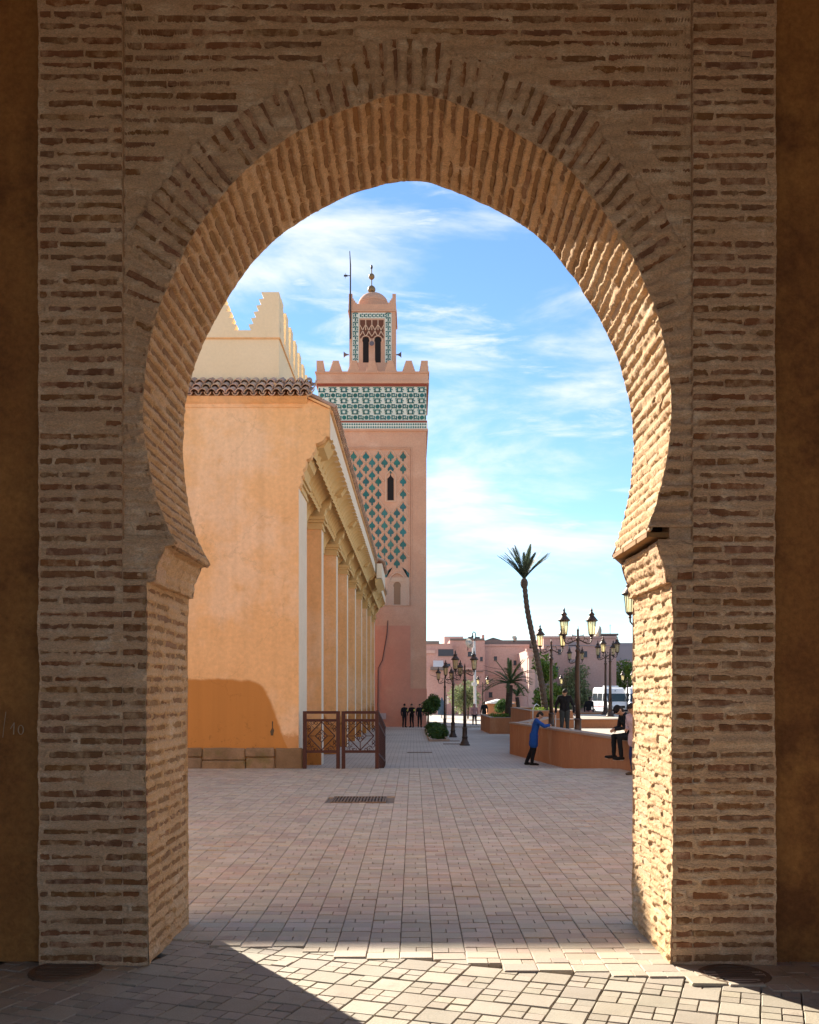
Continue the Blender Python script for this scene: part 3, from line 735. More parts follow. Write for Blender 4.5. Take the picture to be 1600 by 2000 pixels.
# front facade: its right edge corbels outwards in lobes under the eaves
lobes = []
edge_pts = [(-2.84, 6.94), (-2.775, 7.20), (-2.735, 7.36), (-2.65, 7.62), (-2.495, 7.77), (-2.425, 8.01), (-2.16, 8.19), (-2.08, 8.22)]
for a, b in zip(edge_pts[:-1], edge_pts[1:]):
    for k in range(6):
        t = k / 6; bul = 0.045 * math.sin(math.pi * t)
        lobes.append((a[0] + (b[0] - a[0]) * t + bul * 0.8, a[1] + (b[1] - a[1]) * t - bul * 0.5))
lobes.append(edge_pts[-1])
fac = [(-14, 0.0), (MX, 0.0)] + lobes + [(MO, 8.86), (-2.60, 9.10), (-14, 9.10)]
mb = MB(); mb.prism(fac, 'y', MY, MY + 0.30)
mb.build('facade', M_ochre, mosque)
mb = MB(); mb.box((-14, MY - .025, 8.90), (-2.75, MY, 8.925)); mb.build('string_course', M_ochre, mosque)
mb = MB(); mb.prism([(MO - .01, 8.875), (-2.60, 9.115), (-2.60, 9.16), (MO + .03, 8.92)], 'y', MY - .06, MY + .3); mb.build('verge', M_ochre, mosque)
# gouge in the facade
mb = MB(); q = P(532, 1424, MY)
mb.prism([(q.x - .01, q.z + .19), (q.x + .02, q.z + .19), (q.x + .015, q.z + .04), (q.x + .045, q.z - .03), (q.x + .02, q.z - .16), (q.x - .035, q.z - .16), (q.x - .05, q.z - .06), (q.x - .005, q.z + .03)], 'y', MY - .006, MY + .02)
mb.build('gouge', surf('exposed_core', (0.10, 0.07, 0.04), bump=.3, bscale=60), mosque)
# plinth stones
x = -2.72; k = 0
rr = random.Random(3)
while x > -9:
    w = rr.uniform(.45, 1.5); two = rr.random() < .35 and k > 0
    zs = [(0, .50)] if not two else [(0, .22 + rr.uniform(-.04, .05)), None]
    if two: zs[1] = (zs[0][1] + .012, .50)
    for z0, z1 in zs:
        mb = MB(); j = lambda a=.02: rr.uniform(-a, a)
        pr_ = .11 + j(.05)
        mb.prism([(x, z0 - .05 if z0 == 0 else z0), (x - w + .012, z0 - .05 if z0 == 0 else z0), (x - w + .012 + j(.01), z1 + j(.012)), (x - w / 2, z1 + j(.012)), (x + j(.01), z1 + j(.012))], 'y', MY - pr_, MY - .004)
        mb.build('plinth_stone', M_plinth, mosque, bevel=.03)
    x -= w; k += 1

# side: recessed wall, piers, capitals, three tiers of ribbed coving, fascia and eaves
PZ = [24.3 + 5.75 * i for i in range(9)]
XR = -3.32
mb = MB(); mb.box((-14, MY + .3, -1.0), (XR, 72, 9.0)); mb.build('side_wall', M_ochre, mosque)
for i, y in enumerate(PZ):
    y0, y1 = (MY + .302, MY + 1.75) if i == 0 else (y, y + .62)
    mb = MB(); mb.box((XR, y0, -1.0), (MX - .012, y1, 6.90)); pier = mb.build('pier', M_ochre, mosque)
    mb = MB(); mb.box((MX - .012 if i else MX + .001, y0 + (0.0 if i else -.29), -1.0), (MX + (.0 if i else .013), y1, 6.90)); mb.build('pier_front', M_pale, pier, local=False)
    mb = MB()
    for z0, z1, e in ((6.90, 6.98, .05), (6.985, 7.10, .02), (7.105, 7.18, .07), (7.185, 7.29, .12)):
        mb.box((XR, y0 - (e if i else 0), z0), (MX + e, y1 + e, z1))
    mb.build('capital', M_stucco, mosque)
    mb = MB(); mb.prism([(XR, 7.29), (MX + .05, 7.29), (MX + .12, 7.55), (-2.62, 7.60), (-2.50, 7.95), (-2.25, 8.0), (MO - .02, 8.22), (XR, 8.22)], 'y', y0 + .06, y1 - .06); mb.build('bracket', M_stucco, mosque)
def tier_mesh(x0, z0, x1, z1, ln, nrib, name):
    """coved band, ribbed along its run"""
    nu, nv = nrib * 8 + 1, 9
    yy = np.linspace(0, ln, nu); a = np.linspace(0, np.pi / 2, nv)
    Yg, A = np.meshgrid(yy, a, indexing='ij')
    X = x0 + (x1 - x0) * (1 - np.cos(A)); Z = z0 + (z1 - z0) * np.sin(A)
    ph = np.abs(np.sin(np.pi * Yg / ln * nrib + A * 0.7)); b = 0.075 * (ph ** 0.7)
    X = X + b * 0.75; Z = Z - b * 0.6
    return np.stack([X, Yg, Z], -1), grid_quads(nu, nv, True)
tiers = [(-3.30, 6.95, -2.90, 7.56, 9, .62), (-2.93, 7.40, -2.50, 7.97, 10, .40), (-2.52, 7.78, -2.08, 8.24, 11, .12)]
cache = {}
for i in range(8):
    for k, (x0, z0, x1, z1, nr, ins) in enumerate(tiers):
        ya = PZ[i] + (1.45 if i == 0 else .62) + ins * (.2 if i else 0); yb = PZ[i + 1] - ins * .2
        if k == 2: ya, yb = PZ[i] + .10, PZ[i + 1] + .02
        key = (k, round(yb - ya, 2))
        if key not in cache:
            v, q = tier_mesh(x0, z0, x1, z1, yb - ya, nr if i else max(6, nr - 2), 'ribbed_coving')
            o = np_mesh('ribbed_coving', v, q, M_stucco, mosque, world_coords=False); cache[key] = o.data
        else: o = link('ribbed_coving', cache[key], mosque)
        o.location = Vector((0, ya, 0)) - origin(mosque)
        if k < 2:      # twisted cord between tiers
            mb = MB(); n = int((yb - ya) / .16)
            for t in range(n):
                yy = ya + (t + .5) * (yb - ya) / n
                mb.obox((x1 + .02, yy, z1 - .01), (.035, .03, 0), (-.02, .035, .0), (0, 0, .045))
            mb.build('cord_moulding', M_stucco, mosque)
    mb = MB(); mb.box((XR - .02, PZ[i] + .3, 8.22), (MO - .25, PZ[i + 1] + .3, 8.30)); mb.build('coving_top', M_stucco, mosque)
def fascia(y0, y1, xo, z0, z1, nm='fascia'):
    n = int((y1 - y0) / .12); mb = MB(); v = []; f = []
    for t in range(n + 1):
        y = y0 + (y1 - y0) * t / n; zz = z0 + .02 * abs(math.sin(t * 1.2))
        v += [(xo, y, zz), (xo, y, z1), (xo - .3, y, z1), (xo - .3, y, zz)]
    for t in range(n):
        a = 4 * t
        for k in range(4): f.append((a + k, a + 4 + k, a + 4 + (k + 1) % 4, a + (k + 1) % 4))
    f += [(0, 1, 2, 3), (4 * n + 3, 4 * n + 2, 4 * n + 1, 4 * n)]
    mb.add(v, f); mb.build(nm, M_pale, mosque)
fascia(MY + .302, 53, MO, 8.20, 8.84); fascia(53.0, 58.5, MO + .36, 8.02, 8.86); fascia(58.5, 71.5, MO, 8.20, 8.84)
mb = MB(); mb.prism([(MO - .02, 7.75), (MO + .34, 8.05), (MO - .02, 8.05)], 'y', 53.0, 58.5); mb.build('porch_coving', M_stucco, mosque)
# roof decks under the tiles
mb = MB(); mb.prism([(MO + .06, 8.86), (MO + .06, 8.90), (-3.50, 9.62), (-3.50, 8.86)], 'y', MY + .302, 71.5); mb.build('roof_deck', M_ochre, mosque)
# side tiles: run down towards +X; front tiles: run down towards the viewer
def barrel(r0, r1, ln, cover=True, n=7):
    """half pipe from the origin down -Y"""
    mb = MB(); v = []; f = []
    for i, (y, r) in enumerate(((0, r0), (-ln, r1))):
        for th, rad in ((0, r), (1, r - .018)):
            for k in range(n):
                a = math.pi * k / (n - 1); s_ = 1 if cover else -1
                v.append((-rad * math.cos(a), y, s_ * rad * math.sin(a)))
    for k in range(n - 1):
        f.append((k, k + 1, 2 * n + k + 1, 2 * n + k)); f.append((n + k + 1, n + k, 3 * n + k, 3 * n + k + 1))
        f.append((2 * n + k, 2 * n + k + 1, 3 * n + k + 1, 3 * n + k)); f.append((k + 1, k, n + k, n + k + 1))
    f.append((0, 2 * n, 3 * n, n)); f.append((n - 1, 2 * n - 1, 4 * n - 1, 3 * n - 1))
    mb.add(v, f); return mb
cov, pan = barrel(.078, .112, .50), barrel(.10, .085, .50, False)
mcov, mpan = cov.mesh('roof_tile', M_tile), pan.mesh('roof_tile', M_tile)
front_deck = MB(); front_deck.prism([(MY - .22, 9.12), (MY + 1.05, 9.88), (MY + 1.05, 9.0), (MY - .02, 9.0)], 'x', -14, -2.62); front_deck.build('roof_deck', M_ochre, mosque)
sl = math.atan2(9.88 - 9.12, 1.27)
m0 = origin(mosque)
for c in range(22):
    x = -2.66 - .225 * c
    for r_ in range(3):
        s_ = .42 * r_
        for kind, dx in ((0, 0), (1, .1125)):
            if s_ > 1.3: continue
            y = MY - .30 + (s_ + .48) * math.cos(sl); z = 9.06 + (s_ + .48) * math.sin(sl) + (.075 if kind == 0 else .10) + .012 * r_
            o = link('roof_tile', mcov if kind == 0 else mpan, mosque)
            o.matrix_local = Matrix.Translation(Vector((x + dx, y, z)) - m0) @ Matrix.Rotation(random.gauss(0, .02), 4, 'Z') @ Matrix.Rotation(sl - .07, 4, 'X')
tl = MB(); sl2 = math.atan2(.72, 1.42)
n = int((71.3 - 24.35) / .225)
for c in range(n):
    y = 24.35 + .225 * c; ex = .36 if 53 < y < 58.6 else 0
    for r_ in range(3):
        s_ = .42 * r_
        for u, dz in ((cov, .07), (pan, .10)):
            m = Matrix.Translation((MO + .10 + ex - (s_ + .48) * math.cos(sl2), y + (0 if u is cov else .1125), 8.90 + (s_ + .48) * math.sin(sl2) + dz)) @ Matrix.Rotation(R(90), 4, 'Z') @ Matrix.Rotation(sl2, 4, 'X')
            tl.add([m @ Vector(p) for p in u.v], u.f)
tl.build('side_roof_tiles', M_tile, mosque, kind='stuff')

# raised prayer hall with stepped merlons
BX, BY, BE = -3.46, 25.0, 46.0
mb = MB(); mb.box((-16, BY, 9.0), (BX, BE, 11.18)); hall = mb.build('prayer_hall', M_cream, mosque)
mb = MB(); mb.box((-16, BY - .035, 10.95), (BX + .035, BY, 10.985)); mb.box((BX, BY, 10.95), (BX + .035, BE, 10.985)); mb.build('string_course', M_ochre, mosque)
mb = MB(); mb.box((-19, BY - .02, 9.0), (-7.35, BY + 7, 12.12)); mb.build('unseen_shadow_block', M_cream, mosque)  # added out of view to cast a straight shadow edge on the gate floor
def merlon_poly(w, tw, h, steps, halfm=False):
    right = []; 
    for s_ in range(steps):
        t0, t1 = s_ / steps, (s_ + 1) / steps
        x0 = w / 2 + (tw / 2 - w / 2) * t0; x1 = w / 2 + (tw / 2 - w / 2) * t1
        right += [(x0 - .035, h * t0), (x0 + .03, h * t1 - .02)]
    right += [(right[-1][0], h)]
    left = [(-w / 2, 0), (-w / 2, h)] if halfm else [(-a, b) for a, b in right][::-1]
    if halfm: return [(-w / 2, 0)] + right + [(-w / 2, h)]
    return right + left
mp = merlon_poly(1.46, .66, .98, 6)
def merlon_at(loc, rz, poly=mp, th=.30, me_cache={}):
    key = id(poly)
    if key not in me_cache:
        mb = MB(); mb.prism(poly, 'y', 0, th); me_cache[key] = mb.mesh('merlon', M_cream)
    o = link('merlon', me_cache[key], mosque); o.location = Vector(loc) - m0; o.rotation_euler = (0, 0, rz); return o
mph = merlon_poly(.76, -.05, .98, 6, True)
merlon_at((BX - .38, BY, 11.18), math.pi, mph).location.y += .30
for k in range(1, 3): merlon_at((BX - .76 - .36 - .73 - (k - 1) * 1.82, BY, 11.18), 0)
mps = merlon_poly(.80, .36, .98, 6)
for k in range(20): merlon_at((BX, BY + .62 + k * 1.03, 11.18), R(90), mps)

# ================================================================== minaret
M_tower = surf('pink_minaret_masonry', (0.58, 0.335, 0.225), (0.54, 0.30, 0.20), 0.7, (0.61, 0.37, 0.26), 0.5, 0.4, rough=0.93, bump=0.3, bscale=7, bdist=0.03, grain=0.10)
M_tower_base = surf('rose_plaster', (0.58, 0.275, 0.19), (0.53, 0.24, 0.165), 0.5, (0.60, 0.315, 0.21), 0.4, 0.4, rough=0.93, bump=0.25, bscale=5, grain=0.06)
M_rib = surf('pale_sebka_rib', (0.60, 0.40, 0.285), rough=0.93, bump=0.2, bscale=12)
M_teal = surf('teal_glazed_tile', (0.025, 0.115, 0.105), (0.04, 0.155, 0.15), 1.0, rough=0.4, bump=0.1, bscale=20, island=0.25, hue=0.03)
M_white_tile = surf('white_glazed_tile', (0.66, 0.66, 0.58), (0.58, 0.61, 0.53), 0.8, rough=0.45, bump=0.05, grain=0.08)
M_red = surf('oxblood_band', (0.26, 0.07, 0.045), rough=0.9)
M_dark = surf('dark_opening', (0.018, 0.014, 0.014), rough=0.9, bump=0, grain=0)
M_brass = surf('aged_copper_ball', (0.26, 0.17, 0.085), (0.20, 0.14, 0.08), 2, rough=0.5, metal=0.6)
M_pole = surf('dark_metal_pole', (0.05, 0.04, 0.045), rough=0.6, metal=0.3)
TD = 74.0; tk = TD / F
def tz(y): return H + (VY - y) * tk
def tx(x): return (x - VX) * tk
XL, XRT = tx(621.5), tx(833)
W = XRT - XL; XM = (XL + XRT) / 2
gz = far_z(TD)
minaret = thing('minaret', 'tall pink minaret with teal tile bands, latticed panel and domed lantern', 'minaret', (XM, TD + W / 2, gz))
mb = MB(); mb.box((XL, TD, gz - .3), (XRT, TD + W, tz(838))); mb.build('shaft', M_tower, minaret)
mb = MB(); mb.box((XL - .05, TD - .05, gz - .2), (tx(802), TD, tz(1222))); mb.box((tx(802), TD - .04, gz - .2), (XRT + .03, TD, tz(1345))); mb.build('base_plaster', M_tower_base, minaret)
mb = MB(); mb.box((XL - .12, TD - .12, tz(842)), (XRT + .12, TD + W + .12, tz(838))); mb.build('moulding', M_tower, minaret)
mb = MB(); mb.box((XL - .08, TD - .08, tz(837.9)), (XRT + .08, TD + W + .08, tz(826))); mb.build('chequer_band', M_white_tile, minaret)
mb = MB(); mb.box((XL - .06, TD - .06, tz(825.9)), (XRT + .06, TD + W + .06, tz(822))); mb.build('red_band', M_red, minaret)
mb = MB(); mb.box((XL, TD, tz(821.9)), (XRT, TD + W, tz(755))); mb.build('tile_band', M_white_tile, minaret)
mb = MB(); mb.box((XL - .10, TD - .10, tz(754.9)), (XRT + .10, TD + W + .10, tz(750))); mb.build('red_band', M_red, minaret)
mb = MB(); mb.box((XL - .20, TD - .20, tz(749.9)), (XRT + .20, TD + W + .20, tz(744))); mb.box((XL - .14, TD - .14, tz(743.9)), (XRT + .14, TD + W + .14, tz(730))); mb.box((XL - .22, TD - .22, tz(729.9)), (XRT + .22, TD + W + .22, tz(727))); mb.build('cornice', M_tower, minaret)
# chequer lozenges
mb = MB(); n = 46
for k in range(n):
    for r_ in (829.2, 834.8):
        c = Vector((XL + (k + .5) * W / n, TD - .085, tz(r_))); s_ = .085
        mb.add([c + Vector((s_, 0, 0)), c + Vector((0, 0, s_)), c + Vector((-s_, 0, 0)), c + Vector((0, 0, -s_))], [(3, 2, 1, 0)])
mb.build('lozenge_tiles', M_teal, minaret, kind='stuff')
# interlaced band: discs, hooks and bars laid proud of the white ground
mb = MB(); cell = W / 9.75; fy = TD - .012
def rect(cx, cz_, w, h): mb.obox((cx, fy, cz_), (w / 2, 0, 0), (0, 0, h / 2), (0, .012, 0))
def disc(cx, cz_, r): mb.add([(cx + r * math.cos(a), fy - .012, cz_ + r * math.sin(a)) for a in np.linspace(0, 2 * math.pi, 11)[:-1]], [tuple(range(10))])
h0, h1 = tz(821), tz(756); rows = 6; ch = (h1 - h0) / rows; cc = W / 9.75
def q(x_, z_, w, h):
    w *= 1.25; h *= 1.25
    if XL + w / 2 < x_ < XRT - w / 2 and h0 + h / 2 <= z_ <= h1 - h / 2: rect(x_, z_, w, h)
for j in range(rows):
    zc_ = h0 + (j + .5) * ch
    for i in range(12):
        x_ = XL + (i + .35) * cc
        if j % 2 == 0:
            if x_ < XRT - .2: disc(x_, zc_, .165)
            q(x_ + cc * .30, zc_ + ch * .02, cc * .10, ch * .62); q(x_ + cc * .44, zc_ + ch * .30, cc * .24, ch * .15); q(x_ + cc * .52, zc_ - ch * .22, cc * .26, ch * .15); q(x_ + cc * .70, zc_ - ch * .05, cc * .09, ch * .55); q(x_ + cc * .52, zc_ + ch * .04, cc * .07, ch * .18)
        else:
            q(x_ - cc * .06, zc_ + ch * .36, cc * .56, ch * .15); q(x_ - cc * .02, zc_ - ch * .34, cc * .50, ch * .15); q(x_ - cc * .22, zc_ - ch * .05, cc * .09, ch * .55); q(x_ + cc * .16, zc_ + ch * .04, cc * .09, ch * .50)
            q(x_ + cc * .28, zc_ + ch * .02, cc * .14, ch * .14); q(x_ + cc * .70, zc_ + ch * .02, cc * .12, ch * .14)
mb.build('interlaced_tiles', M_teal, minaret, kind='stuff')
# merlons round the gallery
def tmerlon(w, tw, h): return merlon_poly(w, tw, h, 7)
tm = MB(); tm.prism(tmerlon(.92, .34, .84), 'y', -.12, .12); tmm = tm.mesh('merlon', M_tower)
t0 = origin(minaret)
zc = tz(727)
def tput(x, y, rz):
    o = link('merlon', tmm, minaret); o.location = Vector((x, y, zc)) - t0; o.rotation_euler = (0, 0, rz)
x0_, x1_ = XL - .05, XRT + .05
for side in range(4):
    for k in range(7):
        s_ = (k / 6) * (W + .1) - (W + .1) / 2
        if k in (0, 6): continue
        if side == 0: tput(XM + s_, TD - .02, 0)
        elif side == 1: tput(XM + s_, TD + W + .02, 0)
        elif side == 2: tput(x0_, TD + W / 2 + s_, R(90))
        else: tput(x1_, TD + W / 2 + s_, R(90))
hp = merlon_poly(.62, .30, .84, 7, True)
for sx in (-1, 1):
    for yy in (TD - .02, TD + W + .02):
        mb = MB(); mb.prism([((-a if sx > 0 else a) , b) for a, b in hp], 'y', -.12, .12); o = mb.build('corner_merlon', M_tower, minaret, local=True)
        o.location = Vector((x1_ - .25 if sx > 0 else x0_ + .25, yy, zc)) - t0
# sebka panel
px0, px1, pz0, pz1 = tx(640), tx(800.5), tz(1183), tz(877)
fy = TD
mb = MB(); t_ = .07
for a, b in (((px0 - .12, pz1), (px1 + .12, pz1)), ((px1, pz0), (px1, pz1)), ((px0, pz0), (px0, pz1)), ((px1 + .12, pz0), (px1 + .12, pz1 + .12)), ((px0 - .12, pz1 + .12), (px1 + .12, pz1 + .12))):
    mb.bar((a[0], fy - .03, a[1]), (b[0], fy - .03, b[1]), t_, .06)
mb.build('panel_frame', M_tower, minaret)
cw = 24.2 * tk; hh = 24.6 * tk
def leaf_tile(w, h):
    pts = [(0, .5), (.13, .25), (.36, .08), (.46, -.08), (.34, -.24), (.14, -.24), (.10, -.5), (-.10, -.5), (-.14, -.24), (-.34, -.24), (-.46, -.08), (-.36, .08), (-.13, .25)]
    m_ = MB(); m_.prism([(a * w, b * h) for a, b in pts], 'y', -.018, .0); return m_
lt = leaf_tile(cw * .58, hh * .78).mesh('green_tile', M_teal)
wx, wz0, wz1 = tx(763), tz(977), tz(930)
ribs = MB(); nrow = int((tz(884) - tz(1128)) / (hh / 2)) + 1
xs0 = tx(787.5)
for r_ in range(0, 26):
    zz = tz(891) - r_ * hh / 2
    if zz < tz(1112): break
    for c in range(-1, 8):
        xx = xs0 - c * cw + (cw / 2 if r_ % 2 else 0)
        if xx > px1 - .12 or xx < px0 + .1: continue
        if abs(xx - wx) < .50 and wz0 - .55 < zz < wz1 + .55: continue
        o = link('green_tile', lt, minaret); o.location = Vector((xx, fy - .004, zz)) - t0
        # ogee lozenge round the tile
        pts = [(cw / 2 * (t + .10 * math.sin(2 * math.pi * t)), hh / 2 * (1 - t)) for t in np.linspace(0, 1, 9)]
        for sx in (-1, 1):
            for a, b in zip(pts[:-1], pts[1:]):
                A = (xx + sx * a[0], fy - .03, zz + a[1]); B = (xx + sx * b[0], fy - .03, zz + b[1])
                if max(A[0], B[0]) > px1 or max(A[2], B[2]) > pz1: continue
                ribs.bar(A, B, .065, .06)
ribs.build('sebka_ribs', M_rib, minaret, kind='stuff')
# slit window, blind arch below
mb = MB(); mb.prism([(wx - .24, wz0), (wx + .24, wz0), (wx + .24, wz1 - .2), (wx + .06, wz1), (wx, wz1 + .2), (wx - .06, wz1), (wx - .24, wz1 - .2)], 'y', fy - .012, fy + .3); win = mb.build('window', M_dark, minaret)
mb = MB()
for a, b in (((wx - .36, wz0 - .1), (wx - .36, wz1 + .1)), ((wx + .36, wz0 - .1), (wx + .36, wz1 + .1)), ((wx - .36, wz0 - .1), (wx + .36, wz0 - .1)), ((wx - .36, wz1 + .1), (wx, wz1 + .45)), ((wx + .36, wz1 + .1), (wx, wz1 + .45))):
    mb.bar((a[0], fy - .035, a[1]), (b[0], fy - .035, b[1]), .09, .07)
mb.build('frame', M_rib, win)
bx = tx(776)
def arch_poly(cx, w, z0, zs, r): return [(cx - w, z0), (cx + w, z0), (cx + w, zs)] + [(cx + r * math.cos(a), zs + .12 + r * math.sin(a)) for a in np.linspace(-.25, math.pi + .25, 12)] + [(cx - w, zs)]
mb = MB(); mb.box((tx(752), fy - .05, tz(1183)), (tx(799), fy, tz(1128))); mb.build('blind_arch_panel', M_rib, minaret)
mb = MB(); mb.prism(arch_poly(bx, .25, tz(1181), tz(1147), .29), 'y', fy - .058, fy - .02); mb.build('blind_arch', surf('ochre_niche', (0.30, 0.17, 0.10), bump=.2), minaret)
mb = MB()
for s_ in (-1, 1):
    for k in range(6):
        a0, a1 = k / 6 * math.pi / 2, (k + 1) / 6 * math.pi / 2
        A = (bx + s_ * .85 * math.cos(a0), fy - .07, tz(1160) + 1.6 * math.sin(a0)); B = (bx + s_ * .85 * math.cos(a1), fy - .07, tz(1160) + 1.6 * math.sin(a1)); mb.bar(A, B, .11, .07)
    mb.bar((bx + s_ * .85, fy - .07, tz(1160)), (bx + s_ * .85, fy - .07, tz(1183)), .11, .07)
    mb.bar((bx + s_ * .42, fy - .07, tz(1140)), (bx + s_ * .42, fy - .07, tz(1183)), .08, .05)
mb.bar((bx - .5, fy - .07, tz(1136)), (bx + .5, fy - .07, tz(1136)), .10, .05); mb.build('arch_ribs', M_rib, minaret)
for s_ in (-1, 1):
    mb = MB(); mb.prism([(bx + s_ * .92, tz(1120)), (bx + s_ * .92, tz(1133)), (bx + s_ * .6, tz(1112)), (bx + s_ * .35, tz(1108))], 'y', fy - .02, fy); mb.build('green_tile', M_teal, minaret)
# lantern
LD = TD + W / 2 - 1.75; lk = LD / F
def lz(y): return H + (VY - y) * lk
def lx(x): return (x - VX) * lk
l0, l1 = lx(682.5), lx(772.5); lw = l1 - l0; lm = (l0 + l1) / 2
mb = MB(); mb.box((l0, LD, zc - .3), (l1, LD + lw, lz(609))); lan = mb.build('lantern', M_tower, minaret)
mb = MB(); mb.box((l0 - .10, LD - .10, lz(608.9)), (l1 + .10, LD + lw + .10, lz(606))); mb.box((l0 - .06, LD - .06, lz(605.9)), (l1 + .06, LD + lw + .06, lz(594))); mb.build('cornice', M_tower, minaret)
mb = MB(); r_ = lw * .335
mb.lathe([(r_ * 1.03, 0), (r_ * 1.03, .63)], (lm, LD + lw / 2, lz(594) - .005), 24); mb.build('drum', M_tower, minaret); mb = MB()
mb.lathe([(r_ * math.cos(a), r_ * .80 * math.sin(a)) for a in np.linspace(0, math.pi / 2 - .04, 9)], (lm, LD + lw / 2, lz(594) + .62), 24); mb.build('dome', M_tower, minaret, smooth=True)
for sx in (0, 1):
    for sy in (0, 1):
        cp = [(0, 0), (.62, 0), (.62, .12), (.5, .12), (.5, .28), (.38, .28), (.38, .44), (.28, .44), (.28, .80), (0, .80)]
        xx = l0 - .04 if sx == 0 else l1 + .04
        mb = MB(); mb.prism([((xx + (a if sx == 0 else -a)), lz(594) + b) for a, b in cp], 'y', (LD - .04) if sy == 0 else (LD + lw - .2), (LD + .2) if sy == 0 else (LD + lw + .04)); mb.build('corner_merlon', M_tower, minaret)
# tile frame of the lantern, latticed head and twin arches
mb = MB(); fz = LD - .03
a0, a1, b0, b1 = lx(688), lx(765), lz(708), lz(611)
i0, i1, it = lx(701), lx(752), lz(622)
mb.box((a0, fz, b0), (i0, LD, b1)); mb.box((i1, fz, b0), (a1, LD, b1)); mb.box((i0, fz, it), (i1, LD, b1)); mb.build('tile_frame', M_white_tile, minaret)
mb = MB()
def tq(cx, cz_, w, h): mb.obox((cx, fz - .008, cz_), (w / 2, 0, 0), (0, 0, h / 2), (0, .008, 0))
for col in ((a0 + i0) / 2, (i1 + a1) / 2):
    z_ = b0 + .12; k = 0
    while z_ < b1 - .1:
        tq(col, z_, .10, .24); tq(col - .14, z_ + .12, .12, .09); tq(col + .14, z_ + .12, .12, .09); tq(col + (.15 if k % 2 else -.15), z_ - .06, .06, .16); tq(col, z_ + .17, .24, .05); z_ += .36; k += 1
x_ = i0 + .15
while x_ < i1:
    tq(x_, (it + b1) / 2, .10, .22); tq(x_ + .14, (it + b1) / 2 + .1, .12, .08); tq(x_ + .14, (it + b1) / 2 - .1, .12, .08); x_ += .30
mb.build('interlaced_tiles', M_teal, minaret, kind='stuff')
for s_ in (-1, 1):
    cx = lx(726.5) + s_ * 11.8 * lk
    mb = MB(); mb.prism(arch_poly(cx, .225, lz(708), lz(668), .27), 'y', LD - .012, LD + .2); mb.build('arched_opening', M_dark, minaret)
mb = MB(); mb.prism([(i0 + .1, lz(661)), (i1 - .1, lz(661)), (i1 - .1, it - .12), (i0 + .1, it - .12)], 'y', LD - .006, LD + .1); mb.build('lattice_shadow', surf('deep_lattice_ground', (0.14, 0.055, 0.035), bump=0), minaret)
mb = MB(); nn = 4; ww = (i1 - i0 - .12) / nn
for k in range(nn + 1):
    xx = i0 + .06 + k * ww
    mb.bar((xx, LD - .03, lz(645)), (xx, LD - .03, it - .06), .07, .05)
    for d in (-1, 1):
        pts = [(xx, lz(634)), (xx + d * ww * .3, lz(640)), (xx + d * ww * .5, lz(646)), (xx + d * ww * .3, lz(652)), (xx, lz(657))]
        for a, b in zip(pts[:-1], pts[1:]):
            if i0 < a[0] < i1 and i0 < b[0] < i1: mb.bar((a[0], LD - .03, a[1]), (b[0], LD - .03, b[1]), .07, .05)
for s_ in (-1, 1):
    cx = lx(726.5) + s_ * 11.8 * lk
    pts = [(cx + .36 * math.cos(a), lz(668) + .12 + .36 * math.sin(a)) for a in np.linspace(-.3, math.pi + .3, 12)]
    for a, b in zip(pts[:-1], pts[1:]): mb.bar((a[0], LD - .03, a[1]), (b[0], LD - .03, b[1]), .08, .06)
mb.build('lattice', M_rib, minaret)
# finial with two balls
fx, fyy = lx(724), LD + lw / 2
mb = MB(); mb.tube([(fx, fyy, lz(575)), (fx, fyy, lz(498))], .045, 8); mb.build('finial_rod', M_pole, minaret)
for yy, r_ in ((547, .32), (521, .25)): mb = MB(); mb.ball((fx, fyy, lz(yy)), r_, 14); mb.build('finial_ball', M_brass, minaret, smooth=True)
mb = MB(); mb.ball((fx, fyy, lz(502)), .12, 8, (.8, .8, 1.6)); mb.build('finial_tip', M_pole, minaret)
# whip mast, horn loudspeakers
mast = thing('antenna_mast', 'thin dark antenna mast beside the minaret lantern', 'antenna', (lx(684), LD - .15, lz(663)))
mb = MB(); mb.tube([(lx(684.5), LD - .15, lz(663)), (lx(685), LD - .15, lz(520)), (lx(683.5), LD - .15, lz(492))], [.07, .055, .03], 6); mb.build('mast', M_pole, mast)
mb = MB(); mb.bar((lx(684.5), LD - .15, lz(540)), (lx(674), LD - .15, lz(540)), .05); mb.box((lx(672), LD - .2, lz(541.5)), (lx(679), LD - .1, lz(538.5))); mb.bar((lx(675), LD - .15, lz(545)), (lx(675), LD - .15, lz(535)), .03); mb.build('cross_arm', M_pole, mast)
M_horn = surf('grey_horn', (0.13, 0.11, 0.13), rough=0.6)
for xx, s_, lb in ((681.5, -1, 'grey horn loudspeaker on the left side of the minaret lantern'), (773.5, 1, 'grey horn loudspeaker on the right side of the minaret lantern')):
    sp_ = thing('horn_loudspeaker', lb, 'loudspeaker', (lx(xx), LD + .3, lz(690)), 0, 'horn loudspeakers on the minaret')
    mb = MB(); mb.tube([(s_ * .02, 0, 0), (s_ * .16, 0, 0), (s_ * .3, 0, 0), (s_ * .42, 0, 0)], [.04, .06, .13, .24], 10); mb.build('horn', M_horn, sp_, local=True)
sp_ = thing('horn_loudspeaker', 'round loudspeaker mounted between the twin arches of the lantern', 'loudspeaker', (lx(726.5), LD - .02, lz(673)))
mb = MB(); mb.tube([(0, 0, 0), (0, -.12, 0), (0, -.25, 0)], [.06, .1, .19], 12); mb.build('horn', M_horn, sp_, local=True)
